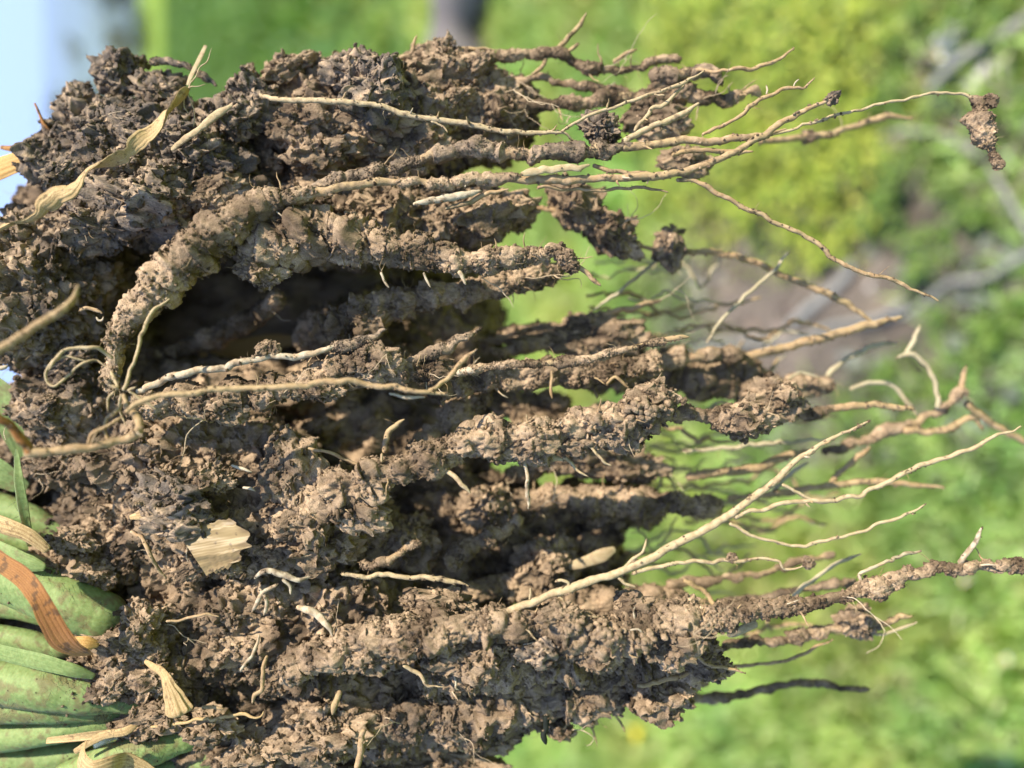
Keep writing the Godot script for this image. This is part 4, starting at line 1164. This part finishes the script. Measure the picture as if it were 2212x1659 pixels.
func small_things() -> void:
	# rounded pellets stuck to the ropes
	for k in 4:
		granules.append(lump_mesh(3, Vector3.ZERO, Vector3(0.00078, 0.00062, 0.0006), 0.0005, 0.05, 0.0, Vector3(k, 0, 0)))
	for g in [[1310, 1375, 60, 34, 62], [1245, 1352, 44, 24, 22], [1400, 1385, 40, 26, 22], [1385, 885, 62, 32, 56], [1290, 915, 34, 24, 16], [1320, 1440, 70, 24, 40], [1600, 905, 36, 24, 16]]:
		for k in g[4]:
			var u: float = g[0] + rng.randfn(0, 0.5) * g[2]
			var v: float = g[1] + rng.randfn(0, 0.5) * g[3]
			var d := (13.0 if g[0] < 1500 and absf(g[1] - 1375) < 30 else 9.0 if g[1] < 1000 and g[0] < 1500 else -3.0 if g[1] > 1400 else -1.5)
			var e := Vector2((u - g[0]) / g[2], (v - g[1]) / g[3]).length()
			var mi := put("soil_pellet", granules[k % 4], M.soil, plant)
			mi.transform = Transform3D(Basis.from_euler(Vector3(rng.randf() * TAU, rng.randf() * TAU, rng.randf() * TAU)) * Basis.from_scale(Vector3.ONE * rng.randf_range(0.55, 1.15)), P(u, v, d - 3.2 * e * e + rng.randf_range(-0.4, 0.4)))


func crumbs() -> void:
	var kinds: Array[ArrayMesh] = []
	for k in 6:
		var s := icosphere(2)
		var unit: PackedVector3Array = s[0]
		var v := PackedVector3Array()
		var cl := PackedColorArray()
		var fn := noise(FastNoiseLite.TYPE_SIMPLEX, 0.9, 2, 40 + k)
		var st := Vector3(rng.randf_range(0.7, 1.5), rng.randf_range(0.6, 1.0), rng.randf_range(0.6, 1.0))
		for p in unit:
			v.append(p * st * (1.0 + 0.75 * fn.get_noise_3dv(p)))
			cl.append(Color.WHITE)
		kinds.append(array_mesh(v, smooth_normals(v, s[1]), cl, s[1]))
	var lots := []
	for k in 6: lots.append([])
	for k in spots.size():
		lots[rng.randi() % 6].append(k)
	for k in 6:
		var mm := MultiMesh.new()
		mm.transform_format = MultiMesh.TRANSFORM_3D
		mm.use_colors = true
		mm.mesh = kinds[k]
		kinds[k].surface_set_material(0, M.soil)
		mm.instance_count = lots[k].size()
		for j in lots[k].size():
			var q: int = lots[k][j]
			var r := minf(spot_most[q], 0.00010 + 0.0006 * pow(rng.randf(), 5.0))
			var b := Basis.from_euler(Vector3(rng.randf() * TAU, rng.randf() * TAU, rng.randf() * TAU)) * Basis.from_scale(Vector3(r, r, r))
			mm.set_instance_transform(j, Transform3D(b, spots[q] + spot_normals[q] * r * rng.randf_range(0.0, 0.8)))
			var c := soil_color(spots[q], spot_grey[q])
			var f := rng.randf_range(0.75, 1.35)
			if rng.randf() < 0.02: f = 2.0
			mm.set_instance_color(j, Color(c.r * f, c.g * f, c.b * f))
		var o := MultiMeshInstance3D.new()
		o.name = "soil_crumbs"
		o.multimesh = mm
		plant.add_child(o, true)
		tag(o, "", "", "", "stuff")
	for m in small_clods:
		var mm := MultiMesh.new()
		mm.transform_format = MultiMesh.TRANSFORM_3D
		mm.mesh = m
		mm.instance_count = small_clods[m].size()
		for j in small_clods[m].size():
			mm.set_instance_transform(j, small_clods[m][j])
		var o := MultiMeshInstance3D.new()
		o.name = "small_clods"
		o.multimesh = mm
		plant.add_child(o, true)
		tag(o, "", "", "", "stuff")
	# fine fibres
	for k in 4:
		var pts := PackedVector3Array([Vector3.ZERO])
		var rad := PackedFloat32Array([0.00006])
		var dir := Vector3(0, 0, 1)
		var p := Vector3.ZERO
		for s in 5:
			dir = (dir + Vector3(rng.randf_range(-1, 1), rng.randf_range(-1, 1), rng.randf_range(-0.6, 0.6)) * 0.6).normalized()
			p += dir * 0.0007
			pts.append(p)
			rad.append(0.00006 - 0.000008 * s)
		fibre_meshes.append(tube(pts, rad, "white", {"fine": 0.0003}))
	for k in 4:
		var mm := MultiMesh.new()
		mm.transform_format = MultiMesh.TRANSFORM_3D
		mm.use_colors = true
		mm.mesh = fibre_meshes[k]
		fibre_meshes[k].surface_set_material(0, M.hair)
		var mine: Array[int] = []
		for q in range(k, hair_spots.size(), 4): mine.append(q)
		mm.instance_count = mine.size()
		for j in mine.size():
			var q := mine[j]
			var nrm := hair_normals[q]
			var side := nrm.cross(Vector3(rng.randf_range(-1, 1), rng.randf_range(-1, 1), rng.randf_range(-1, 1))).normalized()
			var up := (nrm + side * rng.randf_range(0.2, 1.6)).normalized()
			var x := up.cross(side).normalized()
			var l := rng.randf_range(0.35, 1.2)
			mm.set_instance_transform(j, Transform3D(Basis(x, up.cross(x), up) * Basis.from_scale(Vector3(1, 1, l)), hair_spots[q]))
			mm.set_instance_color(j, Color(0.5, 0.38, 0.24).lerp(Color(0.8, 0.7, 0.55), rng.randf() * rng.randf()))
		var o := MultiMeshInstance3D.new()
		o.name = "root_hairs"
		o.multimesh = mm
		plant.add_child(o, true)
		tag(o, "", "", "", "stuff")
	print("spots ", spots.size(), " hairs ", hair_spots.size(), " clods ", clods)


# ---------------------------------------------------------------- the garden behind

func build_setting() -> void:
	var g := PlaneMesh.new()
	g.size = Vector2(8000, 8000)
	g.subdivide_width = 4
	g.subdivide_depth = 4
	var ground := put("ground", g, M.ground)
	tag(ground, "", "", "", "structure")
	# far hills
	var v := PackedVector3Array()
	var n := PackedVector3Array()
	var c := PackedColorArray()
	var idx := PackedInt32Array()
	var hn := noise(FastNoiseLite.TYPE_SIMPLEX, 700.0, 3, 31)
	for ring in 3:
		var base := v.size()
		for k in 97:
			var a := lerpf(-PI * 0.95, -PI * 0.05, k / 96.0)
			var r := 1500.0 + ring * 500.0
			var h := 95.0 + ring * 55.0 + 45.0 * hn.get_noise_2d(k * 60.0, ring * 900.0)
			v.append(Vector3(cos(a) * (r - 260), -2, sin(a) * (r - 260)))
			v.append(Vector3(cos(a) * r, h, sin(a) * r))
			v.append(Vector3(cos(a) * (r + 300), -2, sin(a) * (r + 300)))
			for q in 3: c.append(Color(0.10, 0.13, 0.07))
		for k in 96:
			for q in 2:
				var b := base + k * 3 + q
				idx.append_array([b, b + 1, b + 3, b + 1, b + 4, b + 3])
	n = smooth_normals(v, idx)
	face_up(idx, n, Vector3.UP)
	tag(put("hills", array_mesh(v, n, c, idx), M.hill), "", "", "", "structure")


func leaf_cluster(count: int, radius: float, high: float, leaf: float, colors: Array, sd: int, upright := 0.4) -> ArrayMesh:
	var r := RandomNumberGenerator.new()
	r.seed = sd
	var v := PackedVector3Array()
	var n := PackedVector3Array()
	var c := PackedColorArray()
	var idx := PackedInt32Array()
	var tufts: Array[Vector3] = []
	for k in clampi(count / 28, 1, 12):
		var a := r.randf() * TAU
		var e := sqrt(r.randf())
		tufts.append(Vector3(cos(a) * e * radius * 0.8, high * (1.0 - 0.6 * e * e) * r.randf_range(0.45, 1.0), sin(a) * e * radius * 0.8))
	for k in count:
		var a := r.randf() * TAU
		var e := sqrt(r.randf())
		var hh := high * (1.0 - 0.75 * e * e) * r.randf_range(0.25, 1.0)
		var p := Vector3(cos(a) * e * radius, hh, sin(a) * e * radius)
		if tufts.size() > 1:
			var q := tufts[k % tufts.size()]
			p = q + Vector3(r.randfn(0, 0.15), r.randfn(-0.02, 0.10), r.randfn(0, 0.15)) * radius
			p.y = maxf(p.y, 0.0)
		var out := Vector3(cos(a + r.randf_range(-0.9, 0.9)), r.randf_range(-0.2, 1.0) * upright * 2.0, sin(a + r.randf_range(-0.9, 0.9))).normalized()
		var side := out.cross(Vector3.UP).normalized()
		var l := leaf * r.randf_range(0.6, 1.3)
		var up := side.cross(out).normalized()
		var col: Color = colors[r.randi() % colors.size()]
		var f := r.randf_range(0.75, 1.25)
		col = Color(col.r * f, col.g * f, col.b * f)
		var b := v.size()
		for w in [p, p + out * l * 0.4 + side * l * 0.26 + up * l * 0.06, p + out * l * 0.45 - up * l * 0.05, p + out * l * 0.4 - side * l * 0.26 + up * l * 0.06, p + out * l - up * l * 0.15]:
			v.append(w)
			n.append((up + side * signf((w - p).dot(side)) * -0.25).normalized())
			c.append(col)
		idx.append_array([b, b + 2, b + 1, b, b + 3, b + 2, b + 1, b + 2, b + 4, b + 2, b + 3, b + 4])
	return array_mesh(v, n, c, idx)


func blades(count: int, radius: float, high: float, wide: float, colors: Array, sd: int) -> ArrayMesh:
	var r := RandomNumberGenerator.new()
	r.seed = sd
	var v := PackedVector3Array()
	var n := PackedVector3Array()
	var c := PackedColorArray()
	var idx := PackedInt32Array()
	for k in count:
		var a := r.randf() * TAU
		var p := Vector3(cos(a), 0, sin(a)) * radius * sqrt(r.randf())
		var lean := Vector3(r.randf_range(-1, 1), 0, r.randf_range(-1, 1)) * 0.7
		var h := high * r.randf_range(0.5, 1.2)
		var side := Vector3(cos(a * 3.0), 0, sin(a * 3.0)) * wide * 0.5
		var col: Color = colors[r.randi() % colors.size()]
		var f := r.randf_range(0.8, 1.2)
		col = Color(col.r * f, col.g * f, col.b * f)
		var b := v.size()
		var mid := p + (Vector3.UP + lean * 0.4) * h * 0.55
		var tip := p + (Vector3.UP * 0.85 + lean) * h
		for w in [p - side, p + side, mid - side * 0.8, mid + side * 0.8, tip]:
			v.append(w)
			n.append((Vector3.UP + lean * 0.3 + side.normalized().cross(Vector3.UP) * 0.4).normalized())
			c.append(col)
		idx.append_array([b, b + 2, b + 1, b + 1, b + 2, b + 3, b + 2, b + 4, b + 3])
	return array_mesh(v, n, c, idx)


func scatter(called: String, mesh: ArrayMesh, m: Material, where: Array, tints := true) -> void:
	mesh.surface_set_material(0, m)
	var mm := MultiMesh.new()
	mm.transform_format = MultiMesh.TRANSFORM_3D
	mm.use_colors = tints
	mm.mesh = mesh
	mm.instance_count = where.size()
	var patch := noise(FastNoiseLite.TYPE_SIMPLEX, 0.35, 3, 71)
	for k in where.size():
		var t: Transform3D = where[k]
		mm.set_instance_transform(k, t)
		var f := 1.0 + 0.3 * patch.get_noise_2d(t.origin.x, t.origin.z) + rng.randf_range(-0.15, 0.15)
		var y := 0.97 + 0.25 * patch.get_noise_2d(t.origin.x + 40.0, t.origin.z)
		mm.set_instance_color(k, Color(f * y, f, f))
	var o := MultiMeshInstance3D.new()
	o.name = numbered(called)
	o.multimesh = mm
	add_child(o)
	tag(o, "", "", "", "stuff")


func place(x: float, z: float, size: float) -> Transform3D:
	return Transform3D(Basis(Vector3.UP, rng.randf() * TAU) * Basis.from_scale(Vector3(size, size * rng.randf_range(0.8, 1.2), size)), Vector3(x, 0, z))


func build_garden() -> void:
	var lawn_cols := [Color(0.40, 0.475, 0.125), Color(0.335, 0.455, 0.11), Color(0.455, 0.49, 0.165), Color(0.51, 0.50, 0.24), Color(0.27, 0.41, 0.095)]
	var bare := ground_at(1770, 620)
	for q in 3:
		var near := []
		for k in 13000:
			var z := eye.z - lerpf(0.18, 3.4, pow(rng.randf(), 0.75))
			var w := 0.35 + (eye.z - z) * 0.75
			var x := rng.randf_range(-w, w)
			if Vector2((x - bare.x) / 0.17, (z - bare.z) / 0.23).length() < 1.0 and rng.randf() < 0.93: continue
			near.append(place(x, z, rng.randf_range(0.7, 1.3)))
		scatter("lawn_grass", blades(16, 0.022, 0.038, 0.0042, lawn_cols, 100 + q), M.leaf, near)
	var mid := []
	for k in 26000:
		var z := eye.z - lerpf(2.0, 21.5, pow(rng.randf(), 0.85))
		var w := 0.6 + (eye.z - z) * 0.75
		mid.append(place(rng.randf_range(-w, w), z, rng.randf_range(0.8, 1.3) * (1.0 + (eye.z - z) * 0.05)))
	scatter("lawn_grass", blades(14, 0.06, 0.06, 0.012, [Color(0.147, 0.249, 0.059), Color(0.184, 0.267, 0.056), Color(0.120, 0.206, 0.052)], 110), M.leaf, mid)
	bed()
	flowers()
	far_planting()


func plant_thing(called: String, p: Vector3, parts: Array, label: String, category: String, group: String, size := 1.0) -> Node3D:
	var t := Node3D.new()
	t.name = numbered(called)
	t.transform = Transform3D(Basis(Vector3.UP, rng.randf() * TAU) * Basis.from_scale(Vector3.ONE * size), p)
	add_child(t)
	for part in parts:
		put(part[0], part[1], part[2], t)
	tag(t, label, category, group)
	return t


func stem_mesh(high: float, r: float, col: Color) -> ArrayMesh:
	var v := PackedVector3Array()
	var n := PackedVector3Array()
	var c := PackedColorArray()
	var idx := PackedInt32Array()
	for k in 5:
		var f := k / 4.0
		for j in 7:
			var a := TAU * j / 6.0
			var d := Vector3(cos(a), 0, sin(a))
			v.append(d * r * (1.0 - 0.5 * f) + Vector3(0.1 * high * f * f, high * f, 0))
			n.append(d)
			c.append(col)
	for k in 4:
		for j in 6:
			var b := k * 7 + j
			idx.append_array([b, b + 1, b + 7, b + 1, b + 8, b + 7])
	return array_mesh(v, n, c, idx)


func bed() -> void:
	# low yellow-green plants of the border, seen beyond the upper right of the clump
	var ycols := [Color(0.393, 0.420, 0.049), Color(0.273, 0.365, 0.037), Color(0.475, 0.464, 0.083), Color(0.154, 0.221, 0.024), Color(0.095, 0.144, 0.021), Color(0.356, 0.386, 0.069)]
	var dcols := [Color(0.128, 0.203, 0.033), Color(0.170, 0.240, 0.042), Color(0.085, 0.150, 0.030)]
	var yellow: Array[ArrayMesh] = []
	var dark: Array[ArrayMesh] = []
	for k in 4:
		yellow.append(leaf_cluster(260, 0.06, 0.10, 0.011, ycols, 200 + k))
		dark.append(leaf_cluster(200, 0.055, 0.07, 0.012, dcols, 210 + k))
	var st := stem_mesh(0.05, 0.003, Color(0.2, 0.2, 0.06))
	# [u, v, size]
	var at := [[1480, 30, 1.2], [1560, 60, 1.1], [1640, 20, 1.2], [1700, 90, 1.1], [1780, 40, 1.2], [1860, 20, 1.0], [1600, 150, 1.1], [1680, 190, 1.2], [1760, 140, 1.1], [1840, 110, 1.1], [1890, 170, 1.0], [1540, 230, 1.1], [1620, 280, 1.2], [1700, 300, 1.1], [1780, 240, 1.2], [1860, 260, 1.1], [1910, 300, 0.9], [1560, 360, 1.1], [1650, 390, 1.1], [1740, 370, 1.2], [1820, 350, 1.1], [1880, 400, 1.0], [1600, 460, 1.0], [1700, 470, 1.0], [1790, 450, 1.0], [1860, 480, 0.9], [1480, 420, 1.0], [1500, 120, 1.0], [1430, 320, 1.0], [1760, 540, 0.8], [1840, 560, 0.7]]
	for a in at:
		var p := ground_at(a[0], a[1])
		var k := rng.randi() % 4
		plant_thing("border_plant", p, [["leaves", yellow[k], M.leaf], ["stem", st, M.wood]], "low yellow-green leafy plant blurred behind the upper root tips", "plant", "yellow-green border plants", a[2] * 0.95)
	for a in [[1960, 230, 1.0], [1980, 380, 1.1], [2060, 60, 1.0], [1950, 470, 1.0], [2040, 560, 1.0], [2120, 470, 0.9], [2150, 60, 1.0], [2190, 250, 0.9], [2100, 330, 0.7], [1980, 120, 0.8], [2050, 420, 0.9], [1960, 820, 0.9], [1880, 900, 0.8], [2060, 800, 0.9], [2150, 780, 0.9], [2080, 700, 0.8], [2190, 660, 0.9], [1650, 850, 0.8], [2010, 1000, 0.8]]:
		var k := rng.randi() % 4
		plant_thing("weed", ground_at(a[0], a[1]), [["leaves", dark[k], M.leaf], ["stem", st, M.wood]], "small dark green weed blurred beyond the root tips at the right", "plant", "dark weeds beyond the roots", a[2] * 0.8)
	# grey sticks and stones on the bare patch
	stick("dry_branch", [[2010, 195], [2090, 130], [2150, 80], [2230, 20]], 0.0048, "pale grey branch lying among stones near the upper right corner")
	stick("dry_branch", [[1880, 300], [1960, 285], [2050, 300], [2120, 350], [2180, 420], [2260, 560]], 0.0028, "thin arching dead stalk below the dangling soil knot")
	stick("dry_branch", [[1480, 770], [1590, 738], [1700, 742], [1800, 705], [1900, 690], [1960, 650]], 0.004, "long grey weathered twig crossing behind the middle root tips")
	stick("dry_branch", [[1850, 700], [1960, 672], [2060, 610], [2140, 600], [2290, 510]], 0.0035, "thin grey twig running to the right edge at mid height")
	stick("dry_branch", [[1700, 705], [1760, 660], [1830, 600], [1850, 560]], 0.006, "short mauve-grey twig beside the white stone")
	var stone_a := rock(301)
	var stone_b := rock(302)
	for a in [[1540, 640, 0.020, "light", "pale stone nearest the dark clod at mid height"], [1700, 700, 0.016, "mauve", "small mauve-brown stone under the long grey branch"], [1905, 610, 0.021, "light", "white stone just under the end of the tan drooping root"], [1840, 690, 0.017, "light", "pale stone touching the long grey branch"], [2060, 110, 0.026, "grey", "grey stone beside the pale grey branch at the upper right"], [2010, 105, 0.013, "light", "small whitish pebble left of the pale grey branch"], [2150, 190, 0.022, "light", "pale stone above the dangling soil knot"], [2110, 40, 0.018, "light", "cream stone nearest the upper right corner"], [1620, 690, 0.022, "mauve", "brownish stone lying behind the pale crossing root"], [1990, 560, 0.020, "grey", "grey stone half hidden by weeds at mid right"], [2060, 235, 0.024, "dark", "dark wet stone left of the dangling soil knot"], [1460, 620, 0.018, "mauve", "reddish brown stone near the little dark clod"]]:
		var col: Color = {"light": Color(0.40, 0.37, 0.33), "mauve": Color(0.36, 0.27, 0.23), "grey": Color(0.34, 0.33, 0.32), "dark": Color(0.03, 0.035, 0.035)}[a[3]]
		var m := StandardMaterial3D.new()
		m.albedo_color = col.linear_to_srgb()
		m.roughness = 0.85
		var o := MeshInstance3D.new()
		o.name = numbered("stone")
		o.mesh = stone_a if rng.randf() < 0.5 else stone_b
		o.set_surface_override_material(0, m)
		var r: float = a[2]
		o.transform = Transform3D(Basis(Vector3.UP, rng.randf() * TAU) * Basis.from_scale(Vector3(r * 1.3, r * 0.8, r)), ground_at(a[0], a[1], 0.0) + Vector3(0, r * 0.3, 0))
		add_child(o)
		tag(o, a[4], "stone", "stones on the bare patch")
	# bare earth under the border
	var earth := leafless_patch()
	var bare_earth := put("soil_patch", earth, M.soil)
	tag(bare_earth, "", "", "", "structure")
	var flakes := leaf_cluster(5, 0.02, 0.012, 0.028, [Color(0.20, 0.155, 0.105), Color(0.23, 0.19, 0.145), Color(0.13, 0.095, 0.07), Color(0.09, 0.07, 0.05), Color(0.30, 0.26, 0.21)], 611, 0.15)
	var lit := []
	var lo := ground_at(1770, 620)
	for k in 300:
		var a := rng.randf() * TAU
		var e := sqrt(rng.randf()) * 1.25
		lit.append(place(lo.x + cos(a) * e * 0.2, lo.z + sin(a) * e * 0.26, rng.randf_range(0.5, 1.2)).translated(Vector3(0, 0.018, 0)))
	scatter("leaf_litter", flakes, M.leaf, lit)
	# old log lying on the lawn
	var lp := PackedVector3Array()
	var lr := PackedFloat32Array()
	var l0 := ground_at(1055, -60)
	var l1 := ground_at(1045, 190)
	for k in 7:
		var f := k / 6.0
		lp.append(l0.lerp(l1, f * 1.25 - 0.15) + Vector3(0, 0.075, 0.02 * sin(f * 7.0)))
		lr.append(0.075 + 0.02 * sin(f * 9.0))
	tag(put("log", world_tube(lp, lr, Color(0.125, 0.11, 0.10), 24, 0.014), M.wood), "grey-brown weathered log lying on the lawn behind the top of the clump", "log")


func rock(sd: int) -> ArrayMesh:
	var s := icosphere(3)
	var fn := noise(FastNoiseLite.TYPE_SIMPLEX, 1.3, 3, sd)
	var v := PackedVector3Array()
	var c := PackedColorArray()
	for p in s[0]:
		v.append(p * (1.0 + 0.4 * fn.get_noise_3dv(p)))
		c.append(Color.WHITE)
	return array_mesh(v, smooth_normals(v, s[1]), c, s[1])


func leafless_patch() -> ArrayMesh:
	# a low uneven patch of bare earth, centred on the stony spot
	var v := PackedVector3Array()
	var c := PackedColorArray()
	var idx := PackedInt32Array()
	var o := ground_at(1770, 620)
	var fn := noise(FastNoiseLite.TYPE_SIMPLEX, 0.12, 3, 55)
	for k in 25:
		for j in 49:
			var a := TAU * j / 48.0
			var e := k / 24.0
			var r := e * (1.0 + 0.35 * fn.get_noise_2d(cos(a) * 0.3, sin(a) * 0.3))
			var p := o + Vector3(cos(a) * 0.20 * r, 0, sin(a) * 0.26 * r)
			p.y = 0.006 + (1.0 - e * e) * 0.02 + 0.008 * fn.get_noise_2d(p.x, p.z) - (0.014 if k == 24 else 0.0)
			v.append(p)
			c.append(Color(0.20, 0.165, 0.13).lerp(Color(0.13, 0.11, 0.09), 0.5 + fn.get_noise_2d(p.x + 9.0, p.z)))
	for k in 24:
		for j in 48:
			var b := k * 49 + j
			idx.append_array([b, b + 1, b + 49, b + 1, b + 50, b + 49])
	var n := smooth_normals(v, idx)
	face_up(idx, n, Vector3.UP)
	return array_mesh(v, n, c, idx)


func world_tube(pts: PackedVector3Array, rad: PackedFloat32Array, col: Color, seg: int, rough: float) -> ArrayMesh:
	var sp := spline(pts, rad, rad[0] * 0.6)
	var cp: PackedVector3Array = sp[0]
	var cr: PackedFloat32Array = sp[1]
	var v := PackedVector3Array()
	var c := PackedColorArray()
	var idx := PackedInt32Array()
	var fn := noise(FastNoiseLite.TYPE_SIMPLEX, rad[0] * 2.0, 3, 61)
	var n := cp.size()
	for k in n:
		var t := (cp[mini(k + 1, n - 1)] - cp[maxi(k - 1, 0)]).normalized()
		var a := t.cross(Vector3(0.31, 0.9, 0.2)).normalized()
		var b := t.cross(a)
		var cap := 0.02 if k == 0 or k == n - 1 else 1.0
		for j in seg + 1:
			var th := TAU * (j % seg) / seg
			var d := a * cos(th) + b * sin(th)
			var p := cp[k] + d * cr[k]
			v.append(cp[k] + d * cr[k] * cap + d * rough * fn.get_noise_3dv(p) * cap)
			var f := 1.0 + 0.5 * fn.get_noise_3dv(Vector3(p.x * 0.3, p.y, p.z) * 2.0)
			c.append(Color(col.r * f, col.g * f, col.b * f))
	for k in n - 1:
		for j in seg:
			var q := k * (seg + 1) + j
			idx.append_array([q, q + 1, q + seg + 1, q + 1, q + seg + 2, q + seg + 1])
	var nn := smooth_normals(v, idx)
	var away := 0.0
	for k in range(0, nn.size(), 5):
		away += nn[k].dot(v[k] - cp[k / (seg + 1)])
	if away < 0.0:
		for k in nn.size(): nn[k] = -nn[k]
		for k in range(0, idx.size(), 3):
			var q := idx[k]
			idx[k] = idx[k + 1]
			idx[k + 1] = q
	return array_mesh(v, nn, c, idx)


func stick(called: String, at: Array, r: float, label: String) -> void:
	var pts := PackedVector3Array()
	var rad := PackedFloat32Array()
	for a in at:
		pts.append(ground_at(a[0], a[1], 0.03) + Vector3(0, rng.randf_range(-0.006, 0.012), 0))
		rad.append(r * rng.randf_range(0.85, 1.1))
	tag(put(called, world_tube(pts, rad, Color(0.20, 0.19, 0.16), 12, r * 0.25), M.wood), label, "branch", "dead branches on the ground")


func flowers() -> void:
	var petal := leaf_cluster(14, 0.002, 0.003, 0.006, [Color(0.80, 0.79, 0.74)], 401, 0.2)
	var eye_m := leaf_cluster(16, 0.002, 0.004, 0.004, [Color(0.7, 0.5, 0.05)], 402, 0.9)
	var yel := leaf_cluster(20, 0.004, 0.005, 0.009, [Color(0.80, 0.58, 0.02)], 403, 0.3)
	var st := stem_mesh(0.05, 0.0014, Color(0.13, 0.22, 0.05))
	for a in [[2072, 1262, "white daisy just under the root that leaves the picture at the right"], [2145, 1420, "white daisy nearest the right edge, low down"], [2018, 108, "white daisy among stones at the upper right"], [1305, 1195, "white daisy seen through the gap under the diagonal root"]]:
		var p := ground_at(a[0], a[1], 0.05)
		var t := plant_thing("daisy", Vector3(p.x, 0, p.z), [["stem", st, M.leaf]], a[2], "flower", "daisies in the lawn", 0.7)
		for part in [["petals", petal, M.petal], ["flower_centre", eye_m, M.petal]]:
			var o := put(part[0], part[1], part[2], t)
			o.position = Vector3(0.005, 0.05, 0)
	var b := ground_at(1375, 1590, 0.06)
	var t := plant_thing("buttercup", Vector3(b.x, 0, b.z), [["stem", stem_mesh(0.06, 0.0014, Color(0.13, 0.22, 0.05)), M.leaf]], "single yellow flower in the lawn below the clump's lower edge", "flower", "")
	var o := put("petals", yel, M.petal, t)
	o.position = Vector3(0.006, 0.06, 0)


func far_planting() -> void:
	var shrubs: Array[ArrayMesh] = []
	for k in 3:
		shrubs.append(leaf_cluster(1100, 1.3, 2.3, 0.2, [Color(0.11, 0.11, 0.07), Color(0.15, 0.13, 0.10), Color(0.09, 0.12, 0.05), Color(0.2, 0.16, 0.13)], 500 + k))
	var st := stem_mesh(0.7, 0.05, Color(0.14, 0.11, 0.08))
	for k in 13:
		var x := -9.0 + k * 2.0 + rng.randf_range(-0.3, 0.3)
		plant_thing("hedge_shrub", Vector3(x, 0, -22.5 + rng.randf_range(-0.8, 0.8)), [["foliage", shrubs[k % 3], M.leaf], ["stem", st, M.wood]], "grey-brown shrub in the blurred far hedge beyond the lawn", "shrub", "shrubs of the far hedge", rng.randf_range(0.8, 1.25))
